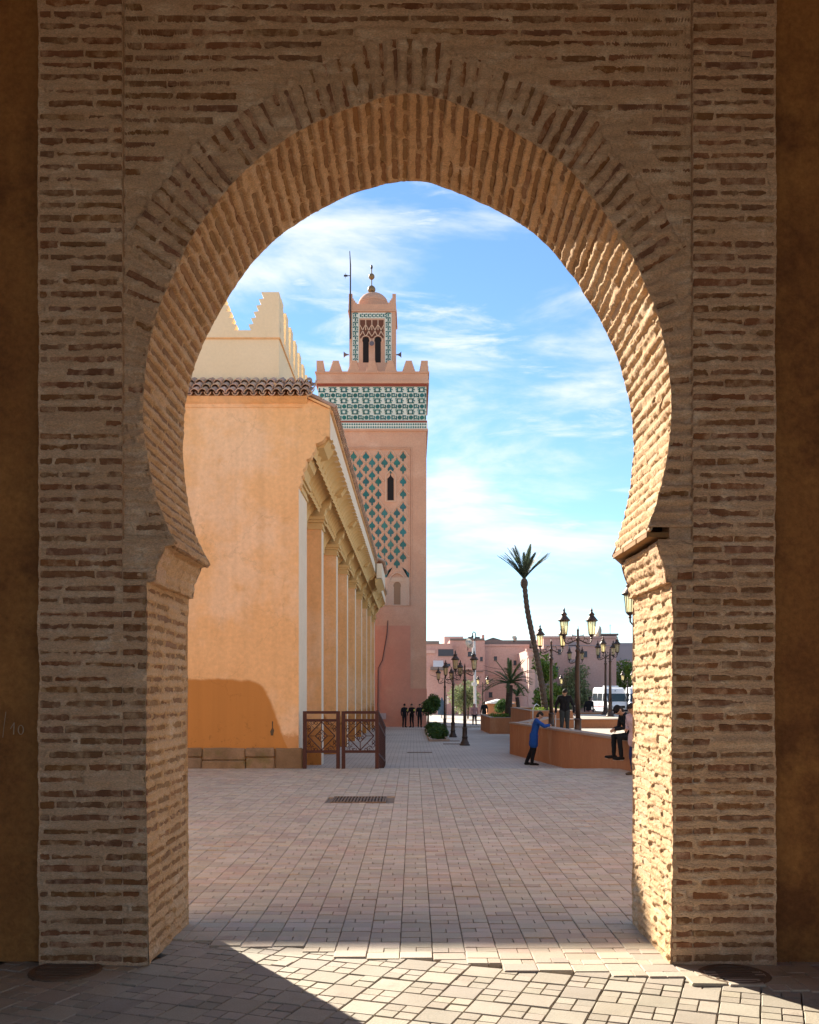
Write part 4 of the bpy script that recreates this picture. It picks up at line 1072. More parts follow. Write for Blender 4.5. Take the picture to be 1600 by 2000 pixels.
# cable down the base, meter box
cb = MB(); cb.tube([(tx(758), TD - .09, tz(1212)), (tx(756), TD - .09, tz(1240)), (tx(747), TD - .09, tz(1290)), (tx(739), TD - .09, tz(1305)), (tx(738), TD - .09, tz(1405))], .03, 5)
tag(cb.build('wall_cable', M_pole), 'dark cable running down the rose plaster base of the minaret', 'cable')
mb = MB(); mb.box((tx(742), TD - .22, tz(1405)), (tx(754), TD - .052, tz(1393))); tag(mb.build('meter_box', surf('grey_box', (0.42, 0.38, 0.38)), bevel=.02), 'small pale grey box on the minaret base', 'box')
# ================================================================== railings, low wall, terraces
M_rail = surf('oxide_brown_steel', (0.055, 0.017, 0.012), (0.07, 0.022, 0.015), 4, rough=0.55, bump=0.1, bscale=60, grain=0.1)
def depth_on_far(y):
    d = 40.0
    for _ in range(30): d = 1900 * (H - far_z(d)) / (y - 1350)
    return d
def rail_panel(xa, xb, label, Y=23.86):
    k = Y / F; X = lambda x: (x - VX) * k; Zp = lambda y: H + (VY - y) * k
    t = thing('railing_panel', label, 'railing', (X((xa + xb) / 2), Y, 0), 0, 'brown steel railing panels')
    w = .088; xl, xr = X(xa) + w / 2, X(xb) - w / 2; zt, z2, z3 = Zp(1391.5), Zp(1407), Zp(1468)
    for x in (xl, xr):
        mb = MB(); mb.box((x - w / 2, Y - w / 2, -.05), (x + w / 2, Y + w / 2, zt + .03)); mb.build('post', M_rail, t)
    for z, h in ((zt, .068), (z2, .065), (z3, .065)):
        mb = MB(); mb.box((xl + w / 2, Y - .025, z - h / 2), (xr - w / 2, Y + .025, z + h / 2)); mb.build('rail', M_rail, t)
    cx, cz_ = (xl + xr) / 2, (z2 + z3) / 2; hw, hh_ = (xr - xl - w) / 2 - .03, (z2 - z3) / 2 - .035
    mb = MB()
    for s_, th in ((1.0, .026), (.44, .022)):
        q = [(cx + hw * s_, cz_), (cx, cz_ + hh_ * s_), (cx - hw * s_, cz_), (cx, cz_ - hh_ * s_)]
        for a, b in zip(q, q[1:] + q[:1]): mb.bar((a[0], Y, a[1]), (b[0], Y, b[1]), .026, th)
    for a, b in (((hw * .44, 0), (hw, 0)), ((-hw * .44, 0), (-hw, 0)), ((0, hh_ * .44), (0, hh_)), ((0, -hh_ * .44), (0, -hh_))):
        mb.bar((cx + a[0], Y, cz_ + a[1]), (cx + b[0], Y, cz_ + b[1]), .02, .016)
    mb.build('diamond', M_rail, t)
    def scroll(c, r0, turns, a0, dr):
        m_ = MB(); pts = [(c[0] + (r0 - dr * u) * math.cos(a0 + turns * u), Y, c[1] + (r0 - dr * u) * math.sin(a0 + turns * u)) for u in np.linspace(0, 1, 16)]
        m_.tube(pts, .009, 5); return m_
    for sx in (-1, 1):
        for sz in (-1, 1):
            m_ = MB()
            bx_, bz_ = cx + sx * hw * .72, cz_ + sz * hh_ * .72
            m_.bar((cx + sx * hw * .98, Y, cz_ + sz * hh_ * .98), (cx + sx * hw * .52, Y, cz_ + sz * hh_ * .52), .010, .010)
            for d1, d2 in ((1, 0), (0, 1)):
                s1 = scroll((bx_ + sx * .07 * d1 - sx * .03 * d2, bz_ + sz * .07 * d2 - sz * .03 * d1), .062, 6.5, 1.2 + d1 * 2.2, .045); m_.add(s1.v, s1.f)
                s1 = scroll((cx + sx * hw * (.93 if d1 else .42), cz_ + sz * hh_ * (.42 if d1 else .93)), .05, -6.5, .4 + d1 * 1.5, .035); m_.add(s1.v, s1.f)
            m_.build('scrollwork', M_rail, t)
    m_ = MB()
    for sx in (-1, 1):
        for sz in (-1, 1):
            s1 = scroll((cx + sx * .05, cz_ + sz * .05), .045, 6.5, sx + sz, .03); m_.add(s1.v, s1.f)
    m_.build('scrollwork', M_rail, t)
    return xr
rail_panel(592, 664, 'brown steel railing panel with diamond scrollwork next to the mosque corner')
xr_ = rail_panel(667.5, 740, 'brown steel railing panel with diamond scrollwork, second from the mosque corner')
t = thing('stair_railing', 'long brown steel railing running away downhill behind the two diamond panels', 'railing', (xr_ + .03, 24.0, 0))
n = 34
for k in range(n + 1):
    y = 23.98 + k * .178; z = far_z(y); zt = 1.40 - (y - 24) * .105
    mb = MB(); mb.box((xr_ - .01, y - .018, z - .05), (xr_ + .03, y + .018, zt)); mb.build('upright', M_rail, t)
for off in (0, -.28, -1.05):
    mb = MB(); mb.bar((xr_ + .01, 23.98, 1.41 + off), (xr_ + .01, 23.98 + n * .178, 1.41 + off - n * .178 * .105), .06, .05); mb.build('rail', M_rail, t)

M_wallred = surf('brick_red_render', (0.47, 0.20, 0.09), (0.41, 0.17, 0.075), 1.2, (0.52, 0.27, 0.14), 1.6, 0.38, rough=0.9, bump=0.2, bscale=12, stretch=(1, 1, .35), grain=0.1)
M_cap = surf('pale_wall_cap', (0.42, 0.30, 0.22), (0.38, 0.26, 0.19), 1.5, rough=0.85)
M_terr = surf('cream_terrace_paving', (0.50, 0.42, 0.33), (0.45, 0.38, 0.30), 0.8, rough=0.85, bump=0.15, bscale=20)
WA, WB = Vector((3.56, 36.0, 0)), Vector((5.2, 22.6, 0))
WZ = .76
def wall_seg(name, a, b, z0, z1, th, inner, parent, m, cap=None):
    d = (b - a).normalized(); nrm = inner
    q = [a, b, b + nrm * th, a + nrm * th]
    mb = MB(); mb.prism([(p.x, p.y) for p in q], 'z', z0, z1); mb.build(name, m, parent)
    if cap is not None:
        a2, b2 = a - nrm * .03, b - nrm * .03; q = [a2, b2, b2 + nrm * (th + .06), a2 + nrm * (th + .06)]
        mb = MB(); mb.prism([(p.x, p.y) for p in q], 'z', z1, z1 + .06); mb.build('coping', cap, parent)
lw_ = thing('parapet_wall', 'long low brick red parapet wall running away beside the lower plaza', 'wall', tuple((WA + WB) / 2))
wn_ = Vector((-(WB - WA).y, (WB - WA).x, 0)).normalized()
if wn_.x < 0: wn_ = -wn_
wall_seg('wall', WA, WB, -1.0, WZ - .06, .34, wn_, lw_, M_wallred, M_cap)
wall_seg('wall_return', WA + wn_ * .34, WA + wn_ * .34 + Vector((1.9, 7.2, 0)), -1.0, WZ - .06, .34, Vector((.966, -.257, 0)), lw_, M_wallred, M_cap)
wall_seg('wall_return', Vector((5.25, 22.62, 0)), Vector((16, 22.62, 0)), -1.0, WZ - .06, .34, Vector((0, 1, 0)), lw_, M_wallred, M_cap)
mb = MB(); mb.add([(3.9, 36, .25), (5.5, 22.9, .25), (40, 22.9, .25), (40, 70, .25), (5.9, 43.5, .25)], [(0, 1, 2, 3, 4)]); tag(mb.build('terrace', M_terr), kind='structure')
mb = MB(); mb.box((5.5, 43.5, .0), (40, 43.85, .62)); lw2 = thing('terrace_wall', 'low sunlit red wall across the back of the terrace behind the lamp posts', 'wall', (12, 43.6, .25)); mb.build('wall', M_wallred, lw2)
mb = MB(); mb.box((5.45, 43.45, .62), (40, 43.9, .66)); mb.build('coping', M_cap, lw2)
mb = MB(); mb.box((7.4, 43.9, .0), (40, 54, .63)); tag(mb.build('upper_terrace', M_terr), kind='structure')
def planter(x0, x1, y0, y1, z0, z1, label, m=M_wallred):
    t = thing('planter', label, 'planter', ((x0 + x1) / 2, (y0 + y1) / 2, z0), 0, 'masonry planters')
    th = .22
    mb = MB(); mb.box((x0, y0, z0), (x1, y0 + th, z1)); mb.box((x0, y1 - th, z0), (x1, y1, z1)); mb.box((x0, y0 + th, z0), (x0 + th, y1 - th, z1)); mb.box((x1 - th, y0 + th, z0), (x1, y1 - th, z1)); mb.build('rim_wall', m, t)
    mb = MB(); mb.box((x0 + th, y0 + th, z0), (x1 - th, y1 - th, z1 - .08)); mb.build('soil', surf('planter_soil', (0.12, 0.08, 0.05), bump=.4, bscale=30), t)
    mb = MB(); mb.box((x0 - .02, y0 - .02, z1), (x1 + .02, y0 + th + .02, z1 + .04)); mb.box((x0 - .02, y1 - th - .02, z1), (x1 + .02, y1 + .02, z1 + .04)); mb.box((x0 - .02, y0 + th + .02, z1), (x0 + th + .02, y1 - th - .02, z1 + .04)); mb.box((x1 - th - .02, y0 + th + .02, z1), (x1 + .02, y1 - th - .02, z1 + .04)); mb.build('coping', M_cap, t)
planter(5.35, 7.3, 44.5, 53.5, .25, .98, 'red masonry planter at the foot of the tall leaning palm')
planter(4.55, 6.7, 58, 66, far_z(60) - .1, .30, 'long dark red planter under the short bushy palm')
planter(8.2, 24.0, 54.1, 55.9, -.8, .70, 'long low dark red planter in front of the white vans')
mb = MB(); mb.box((9.0, 58, -1.1), (60, 108, -.36)); tag(mb.build('side_road', surf('asphalt', (0.07, 0.068, 0.07), rough=.9)), kind='structure')
# step edge across the far end of the lower plaza
mb = MB(); mb.box((1.05, 71.5, -1.0), (5.6, 84, -.66)); tag(mb.build('far_step', M_farpave), kind='structure')

# ================================================================== lamp posts
M_lampmetal = surf('bronze_painted_iron', (0.075, 0.045, 0.03), (0.05, 0.03, 0.022), 3, rough=0.45, bump=0.08, bscale=50, metal=0.35, spec=0.5)
def glass_mat():
    m, N, L, b = new_mat('amber_lantern_glass')
    N.remove(b); out = N['Material Output']
    tr = N.new('ShaderNodeBsdfTranslucent'); tr.inputs[0].default_value = (0.92, 0.82, 0.52, 1)
    tp = N.new('ShaderNodeBsdfTransparent'); tp.inputs[0].default_value = (1.0, 0.93, 0.72, 1)
    gl = N.new('ShaderNodeBsdfGlossy'); gl.inputs['Roughness'].default_value = .15
    m1 = N.new('ShaderNodeMixShader'); m1.inputs[0].default_value = .68; L.new(tr.outputs[0], m1.inputs[1]); L.new(tp.outputs[0], m1.inputs[2])
    m2 = N.new('ShaderNodeMixShader'); m2.inputs[0].default_value = .06; L.new(m1.outputs[0], m2.inputs[1]); L.new(gl.outputs[0], m2.inputs[2]); L.new(m2.outputs[0], out.inputs['Surface'])
    return m
M_glass = glass_mat()
LM = {}
def lamp_meshes():
    mb = MB(); mb.lathe([(.24, 0), (.24, .05), (.20, .07), (.19, .14), (.15, .20), (.13, .28), (.125, .34), (.14, .36), (.14, .39), (.115, .42), (.105, .75), (.12, .77), (.12, .81), (.085, .84)], (0, 0, 0), 16); LM['base'] = mb.mesh('base', M_lampmetal, smooth=True)
    mb = MB(); mb.lathe([(.080, .84), (.072, 1.6), (.062, 2.6), (.058, 2.9), (.085, 2.93), (.09, 2.97), (.06, 3.02), (.05, 3.05), (.07, 3.1), (.048, 3.13), (.046, 3.28), (.06, 3.30), (.06, 3.36), (.04, 3.38), (.033, 3.58), (.045, 3.60), (.02, 3.64), (.012, 3.72)], (0, 0, 0), 14); LM['pole'] = mb.mesh('pole', M_lampmetal, smooth=True)
    mb = MB()
    pts = [(.04, 0, 3.30), (.12, 0, 3.27), (.20, 0, 3.22), (.30, 0, 3.18), (.38, 0, 3.19), (.43, 0, 3.25), (.44, 0, 3.34)]
    mb.tube(pts, [.02, .02, .019, .019, .019, .02, .026], 7)
    mb.tube([(.05 + .10 * math.cos(a) + .06, 0, 3.36 + .07 * math.sin(a)) for a in np.linspace(math.pi, -.6, 12)], .011, 6)
    mb.tube([(.26 + (.085 - .03 * u) * math.cos(3.4 - 6 * u), 0, 3.27 + (.07 - .03 * u) * math.sin(3.4 - 6 * u)) for u in np.linspace(0, 1, 14)], .011, 6)
    mb.ball((.17, 0, 3.45), .022, 6)
    LM['arm'] = mb.mesh('arm', M_lampmetal, smooth=True)
    def hexr(r, z): return [(r * math.cos(math.pi / 3 * k + math.pi / 6), r * math.sin(math.pi / 3 * k + math.pi / 6), z) for k in range(6)]
    lo, hi = hexr(.092, 3.47), hexr(.135, 3.88)
    mb = MB()
    for k in range(6): mb.bar(lo[k], hi[k], .016)
    for r_, z in ((.092, 3.47), (.135, 3.88)):
        h = hexr(r_, z)
        for k in range(6): mb.bar(h[k], h[(k + 1) % 6], .018)
    mb.lathe([(.03, 3.33), (.045, 3.36), (.03, 3.39), (.075, 3.44), (.098, 3.465)], (0, 0, 0), 12)
    LM['lantern'] = mb.mesh('lantern', M_lampmetal)
    for k in range(6):
        k2 = (k + 1) % 6; m_ = MB(); c = lambda p: (p[0] * .97, p[1] * .97, p[2]); m_.add([c(lo[k]), c(lo[k2]), c(hi[k2]), c(hi[k])], [(0, 1, 2, 3)]); LM['pane%d' % k] = m_.mesh('pane', M_glass)
    mb = MB(); mb.lathe([(.15, 3.875), (.195, 3.895), (.195, 3.92), (.165, 3.95), (.11, 4.02), (.075, 4.06), (.085, 4.08), (.10, 4.10), (.075, 4.13), (.04, 4.17), (.028, 4.19), (.038, 4.22), (.03, 4.25), (.006, 4.32)], (0, 0, 0), 16); LM['cap'] = mb.mesh('cap', M_lampmetal, smooth=True)
lamp_meshes()
def lamp(loc, rz, label, sc=1.0):
    t = thing('street_lamp', label, 'street lamp', loc, rz, 'twin lantern street lamps', sc)
    link('base', LM['base'], t); link('pole', LM['pole'], t)
    for s_ in (0, 1):
        a = link('arm', LM['arm'], t); a.rotation_euler = (0, 0, math.pi * s_)
        l = link('lantern', LM['lantern'], t); l.location = (.44 * (1 - 2 * s_), 0, 0)
        for k in range(6): link('pane', LM['pane%d' % k], l)
        link('cap', LM['cap'], l)
    return t
for x, y, rz, lb in ((908, 1456, 12, 'bronze twin lantern lamp post nearest of the three left of the plaza'), (885, 1440, 20, 'bronze twin lantern lamp post in the middle of the left three'), (869, 1428, 8, 'bronze twin lantern lamp post farthest of the left three, by the minaret')):
    d = depth_on_far(y); q = P(x, y, d); lamp((q.x, d, far_z(d)), R(rz), lb, .97)
def lamp_at(x, d, z, rz, lb, sc=1.0): lamp(((x - VX) / F * d, d, z), R(rz), lb, sc)
lamp_at(1266, 23.4, .25, 6, 'twin lantern lamp post mostly hidden behind the right arch pier', 1.02)
lamp_at(1129, 30.0, .25, 4, 'large twin lantern lamp post on the terrace right of the man on crutches', .98)
lamp_at(1077, 37.5, .25, -4, 'twin lantern lamp post on the terrace left of the man on crutches', .98)
lamp_at(1192, 48.5, .63, 22, 'twin lantern lamp post standing before the front of the first white van', .93)
lamp_at(1183, 52.5, .63, -12, 'twin lantern lamp post standing before the side of the first white van', .93)
lamp_at(1125, 62, .63, 8, 'small far lamp post half hidden behind the large terrace lamp', .95)
lamp_at(1087, 78, far_z(78), -30, 'tiny far lamp post behind the tall palm trunk', .95)
lamp_at(1226, 84, far_z(84), 14, 'tiny far lamp post above the roof of the second white van', 1.05)
lamp_at(943, 84, far_z(84), 0, 'slim far lamp post behind the dark walker', .95)
# ================================================================== people
M_skin = surf('skin', (0.42, 0.25, 0.17), rough=0.6, bump=0, grain=0.05)
M_hair = surf('dark_hair', (0.025, 0.018, 0.014), rough=0.7, bump=0.2, bscale=200)
M_eye = surf('eye_dark', (0.03, 0.02, 0.02), rough=0.3, bump=0, grain=0)
def cloth(name, c): return surf(name, c, tuple(v * .85 for v in c), 6, rough=0.9, bump=0.25, bscale=30, grain=0.08)
M_black = cloth('black_cloth', (0.012, 0.012, 0.014)); M_navy = cloth('navy_denim', (0.03, 0.04, 0.10)); M_blue = cloth('cobalt_blue_cloth', (0.015, 0.075, 0.30))
M_pinkc = cloth('pale_pink_cloth', (0.56, 0.40, 0.40)); M_grey = cloth('dark_green_grey_cloth', (0.045, 0.05, 0.05)); M_rose = cloth('dusty_rose_cloth', (0.42, 0.22, 0.20)); M_shoe = cloth('black_shoe', (0.015, 0.013, 0.012))
M_hiviz = surf('lime_yellow_badge', (0.55, 0.60, 0.10), rough=0.6, bump=0); M_whitec = surf('white_shoe_sole', (0.7, 0.68, 0.64), rough=.7, bump=0); M_brownc = cloth('brown_shoe', (0.10, 0.07, 0.045))
V3 = Vector
def stand(h=1.72, shift=0.0, stride=0.0, arms='down'):
    """joints of a standing adult facing -Y, feet at z=0"""
    k = h / 1.72; J = {}
    for s_, n in ((-1, 'R'), (1, 'L')):
        st = stride * s_
        J['hip' + n] = V3((s_ * .09, 0, .90)); J['knee' + n] = V3((s_ * .10, -.02 - st * .5, .49)); J['ankle' + n] = V3((s_ * .105, .03 - st, .09 + max(0, -st) * .25))
        J['toe' + n] = J['ankle' + n] + V3((s_ * .03, -.19, -.055))
        J['sho' + n] = V3((s_ * .185, .0, 1.41)); J['elb' + n] = V3((s_ * .25, .03 + st * .3, 1.13)); J['wri' + n] = V3((s_ * .255, -.06 + st * .6, .89))
    J['pel'] = V3((0, 0, .95)); J['wai'] = V3((0, .0, 1.12)); J['che'] = V3((0, .0, 1.30)); J['nek'] = V3((0, .01, 1.47)); J['hed'] = V3((0, -.015, 1.61)); J['face'] = V3((0, -1, 0))
    return {a: (b * k if a != 'face' else b) for a, b in J.items()}, k
def lean(J, names, piv, ang, axis='X'):
    m = Matrix.Rotation(ang, 3, axis)
    for n in names: J[n] = piv + m @ (J[n] - piv)
    if 'hed' in names: J['face'] = m @ J['face']
UP = ['shoL', 'shoR', 'elbL', 'elbR', 'wriL', 'wriR', 'wai', 'che', 'nek', 'hed']
def person(name_label, loc, rz, J, k, top, bottom, shoe, hair=M_hair, coat=0.0, loose=1.0, cap=None, vox=.012, group=None, badge=False, headscarf=None, sole=None):
    mats = [M_skin, top, bottom, shoe, hair, M_eye, cap or hair, M_hiviz, sole or shoe]
    SK, TO, BO, SH, HA, EY, CA, BD, SO = range(9)
    caps = []
    def c(a, ra, b, rb, m): caps.append((V3(a), ra * k, V3(b), rb * k, m))
    L_ = loose
    pel, wai, che, nek, hed = J['pel'], J['wai'], J['che'], J['nek'], J['hed']; f = J['face'].normalized()
    side = (J['shoL'] - J['shoR']).normalized(); up = (hed - nek).normalized(); f = (f - up * f.dot(up) * .6).normalized(); hs = f.cross(up).normalized() * -1
    for s_, n in ((-1, 'R'), (1, 'L')):
        c(J['hip' + n], (.092 if not coat else .078) * L_, J['knee' + n], .068 * L_, BO); c(J['knee' + n], .066 * L_, J['ankle' + n] + V3((0, 0, .02)), .050 * L_, BO)
        toe, an = J['toe' + n], J['ankle' + n]; d = (toe - an); d.z = 0
        heel = an + V3((0, 0, -.05 * k)) - d.normalized() * .045 * k; c(heel, .040, an + d * .55 + V3((0, 0, -.052 * k)), .042, SH); c(an + d * .55 + V3((0, 0, -.052 * k)), .042, toe + V3((0, 0, -.005 * k)), .030, SH)
        c(heel + V3((0, 0, -.03 * k)), .022, toe + V3((0, 0, -.025 * k)), .018, SO)
        c(an, .040, an + V3((0, 0, .06 * k)), .042, BO)
        sho, elb, wri = J['sho' + n], J['elb' + n], J['wri' + n]
        c(che + side * s_ * .07 * k, .105 * L_, sho, .068 * L_, TO); c(sho, .066 * L_, elb, .050 * L_, TO); c(elb, .049 * L_, wri, .037 * L_, TO)
        # hand: palm, four fingers, thumb
        hd = (wri - elb).normalized(); hd2 = J.get('hand' + n, hd); wn2 = hd2.cross(side).normalized() if abs(hd2.dot(side)) < .95 else V3((0, 0, 1))
        w2 = wn2.cross(hd2).normalized() if True else side
        pn = hd2.cross(wn2).normalized()
        p0 = wri + hd2 * .02 * k; p1 = wri + hd2 * .085 * k
        for o in (-.024, 0, .024): c(p0 + wn2 * o * .7 * k, .016, p1 + wn2 * o * k, .015, SK)
        for q, (o, ln) in enumerate(((-.031, .062), (-.010, .072), (.011, .068), (.031, .052))):
            b0 = p1 + wn2 * o * k; b1 = b0 + (hd2 * .85 - pn * s_ * .35).normalized() * ln * .55 * k; b2 = b1 + (hd2 * .5 - pn * s_ * .8).normalized() * ln * .5 * k
            c(b0, .0095, b1, .009, SK); c(b1, .009, b2, .008, SK)
        t0_ = p0 + wn2 * -.03 * k; t1_ = t0_ + (hd2 * .6 - wn2 * .7).normalized() * .04 * k; c(t0_, .012, t1_, .0105, SK); c(t1_, .0105, t1_ + (hd2 * .9 - wn2 * .2).normalized() * .03 * k, .009, SK)
    for s_ in (-1, 1):
        c(pel + side * s_ * .065 * k, .105 * L_, wai + side * s_ * .055 * k, .098 * L_, TO); c(wai + side * s_ * .055 * k, .098 * L_, che + side * s_ * .075 * k, .108 * L_, TO)
        c(J['hip' + ('L' if s_ > 0 else 'R')], (.10 if not coat else .07) * L_, pel + side * s_ * .06 * k, .10 * L_, BO)
    c(che, .115 * L_, nek - up * .03 * k, .075, TO); c(J['shoL'] + up * .01, .058, nek - up * .02 * k, .06, TO); c(J['shoR'] + up * .01, .058, nek - up * .02 * k, .06, TO)
    if coat:
        for s_, n in ((-1, 'R'), (1, 'L')):
            e = J['hip' + n].lerp(J['knee' + n], coat); c(pel + side * s_ * .05 * k, .138, e, .128, TO)
            c(pel, .13, (J['hipL'].lerp(J['kneeL'], coat) + J['hipR'].lerp(J['kneeR'], coat)) / 2, .11, TO)
    c(nek - up * .04 * k, .056, hed - up * .03 * k, .054, SK)
    # head: skull, jaw, nose, ears, eyes, mouth
    c(hed + up * .035 * k - f * .012 * k, .086, hed + up * .03 * k + f * .018 * k, .078, SK); c(hed - up * .02 * k + f * .02 * k, .066, hed - up * .072 * k + f * .043 * k, .040, SK)
    c(hed + up * .018 * k + f * .092 * k, .010, hed - up * .018 * k + f * .106 * k, .014, SK); c(hed + up * .045 * k + f * .075 * k - hs * .03 * k, .017, hed + up * .045 * k + f * .075 * k + hs * .03 * k, .017, SK)
    for s_ in (-1, 1):
        c(hed + hs * s_ * .080 * k + up * .012 * k, .015, hed + hs * s_ * .083 * k - up * .022 * k, .012, SK)
        c(hed + hs * s_ * .032 * k + up * .020 * k + f * .083 * k, .0075, hed + hs * s_ * .034 * k + up * .020 * k + f * .082 * k, .0075, EY)
    c(hed - hs * .016 * k - up * .048 * k + f * .080 * k, .007, hed + hs * .016 * k - up * .048 * k + f * .080 * k, .007, SK)
    c(hed + up * .068 * k - f * .022 * k, .084, hed + up * .065 * k + f * .012 * k, .078, HA); c(hed + up * .03 * k - f * .04 * k, .077, hed - up * .035 * k - f * .048 * k, .06, HA)
    if cap is not None:
        c(hed + up * .080 * k - f * .015 * k, .088, hed + up * .075 * k + f * .02 * k, .085, CA); c(hed + up * .062 * k + f * .09 * k - hs * .04 * k, .012, hed + up * .055 * k + f * .16 * k, .011, CA); c(hed + up * .062 * k + f * .09 * k + hs * .04 * k, .012, hed + up * .055 * k + f * .16 * k, .011, CA)
    if headscarf is not None:
        mats[CA] = headscarf; c(hed + up * .05 * k - f * .03 * k, .100, hed - up * .08 * k - f * .045 * k, .088, CA)
    if badge:
        q = che + f * -.0 ; c(J['elbL'].lerp(J['shoL'], .6) + V3((.02, -.02, 0)), .06, J['elbL'].lerp(J['shoL'], .45) + V3((.02, -.02, 0)), .058, BD)
    mb = MB()
    for a, ra, b, rb, m in caps:
        d = b - a; ln = d.length
        u = d.normalized() if ln > 1e-5 else V3((0, 0, 1))
        pts, rad = [], []
        for t_ in (-1, -.8, -.45, 0): pts.append(a + u * ra * t_); rad.append(max(.0006, ra * math.sqrt(max(0, 1 - t_ * t_))))
        if ln > 1e-5:
            for t_ in (0, .45, .8, 1): pts.append(b + u * (rb * t_ + 1e-4)); rad.append(max(.0006, rb * math.sqrt(max(0, 1 - t_ * t_))))
        else:
            for t_ in (.45, .8, 1): pts.append(a + u * ra * t_); rad.append(max(.0006, ra * math.sqrt(max(0, 1 - t_ * t_))))
        mb.tube(pts, rad, 12)
    me = mb.mesh('tmp_person', mats); tmp = bpy.data.objects.new('tmp_person', me); COL.objects.link(tmp)
    md = tmp.modifiers.new('r', 'REMESH'); md.mode = 'VOXEL'; md.voxel_size = vox; md.use_smooth_shade = True
    sm = tmp.modifiers.new('s', 'SMOOTH'); sm.factor = .5; sm.iterations = 2
    dg = bpy.context.evaluated_depsgraph_get(); dg.update()
    new = bpy.data.meshes.new_from_object(tmp.evaluated_get(dg)); bpy.data.objects.remove(tmp); bpy.data.meshes.remove(me)
    new.name = 'person'; new.materials.clear()
    for m in mats: new.materials.append(m)
    n = len(new.polygons); cen = np.empty(n * 3); new.polygons.foreach_get('center', cen); cen = cen.reshape(-1, 3)
    best = np.full(n, 1e9); idx = np.zeros(n, int)
    for a, ra, b, rb, m in caps:
        a_, b_ = np.array(a), np.array(b); d = b_ - a_; l2 = d @ d
        t_ = np.clip(((cen - a_) @ d) / l2, 0, 1) if l2 > 1e-10 else np.zeros(n)
        dist = np.linalg.norm(cen - a_ - t_[:, None] * d, axis=1) - (ra + (rb - ra) * t_)
        if m in (HA, CA, BD, EY): dist = dist - .006
        w = dist < best; best[w] = dist[w]; idx[w] = m
    nv_ = len(new.vertices); co = np.empty(nv_ * 3); new.vertices.foreach_get('co', co); co = co.reshape(-1, 3); no = np.empty(nv_ * 3); new.vertices.foreach_get('normal', no); no = no.reshape(-1, 3)
    clothv = np.zeros(nv_); lv = np.empty(len(new.loops), np.int32); new.loops.foreach_get('vertex_index', lv); lt_ = np.empty(n, np.int32); new.polygons.foreach_get('loop_total', lt_)
    clothv[lv] = np.repeat(np.isin(idx, (TO, BO)).astype(float), lt_)
    sd = int(abs(loc[0]) * 1000) % 977
    fold = fbm(co[:, 0] * 16 + co[:, 2] * 5, co[:, 2] * 9 + co[:, 1] * 12, sd, 3) * .011 + fbm(co[:, 0] * 5, co[:, 2] * 4, sd + 5, 2) * .010
    co = co + no * (fold * clothv)[:, None]; new.vertices.foreach_set('co', co.ravel())
    new.polygons.foreach_set('material_index', idx.astype(np.int32)); new.polygons.foreach_set('use_smooth', np.ones(n, bool)); new.update()
    o = link('person', new); o.location = loc; o.rotation_euler = (0, 0, rz)
    tag(o, name_label, 'person', group)
    return o

# three guards standing by the minaret base
for x, rz, lb, lay in ((790, 25, 'leftmost of three people in dark clothes by the minaret base', 0), (804.5, -30, 'middle of three people in dark clothes by the minaret base', 1), (820, 10, 'rightmost of three people in dark clothes by the minaret base, beside the bush', 2)):
    J, k = stand(1.72); d = 72.3
    if lay == 1: J['wriL'] = V3((.05, -.22, 1.12)); J['wriR'] = V3((-.05, -.22, 1.14)); J['elbL'].y = -.05; J['elbR'].y = -.05
    person(lb, ((x - VX) / F * d, d, far_z(d)), R(rz), J, k, M_black, M_black, M_shoe, vox=.018, group='people waiting by the minaret', badge=True, cap=M_black if lay == 0 else None)
# two people walking
d = depth_on_far(1419.5); J, k = stand(1.72, stride=.14)
person('walker in a pale rose top and dark trousers behind the lamp posts', ((927 - VX) / F * d, d, far_z(d)), R(185), J, k, M_rose, M_black, M_shoe, vox=.018, headscarf=M_rose)
d = 76.0; J, k = stand(1.74, stride=-.16)
person('walker in all dark clothes right of the rose topped walker', ((946 - VX) / F * d, d, -.66), R(200), J, k, M_black, M_black, M_shoe, vox=.018)
# man in blue leaning on the parapet
d = 30.0; J, k = stand(1.66)
lean(J, UP, V3((0, 0, .95)), R(13)); lean(J, ['hed'], J['nek'], R(14))
for s_, n in ((-1, 'R'), (1, 'L')):
    J['ankle' + n] = V3((s_ * .10, .06 + .16 * (s_ > 0), .09)); J['toe' + n] = J['ankle' + n] + V3((s_ * .03, -.19, -.055)); J['knee' + n] = V3((s_ * .10, .0 + .05 * (s_ > 0), .50))
zt = WZ - far_z(d) + .06
for s_, n in ((-1, 'R'), (1, 'L')):
    J['elb' + n] = V3((s_ * .26, -.32, zt - .0)); J['wri' + n] = V3((s_ * .04, -.48, zt + .03)); J['hand' + n] = V3((-s_, -.1, 0)).normalized()
person('man in a long cobalt blue coat leaning on the red parapet wall', ((1043 - VX) / F * d, d, far_z(d)), R(84), J, k, M_blue, M_black, M_shoe, coat=.62, loose=1.12, vox=.010)
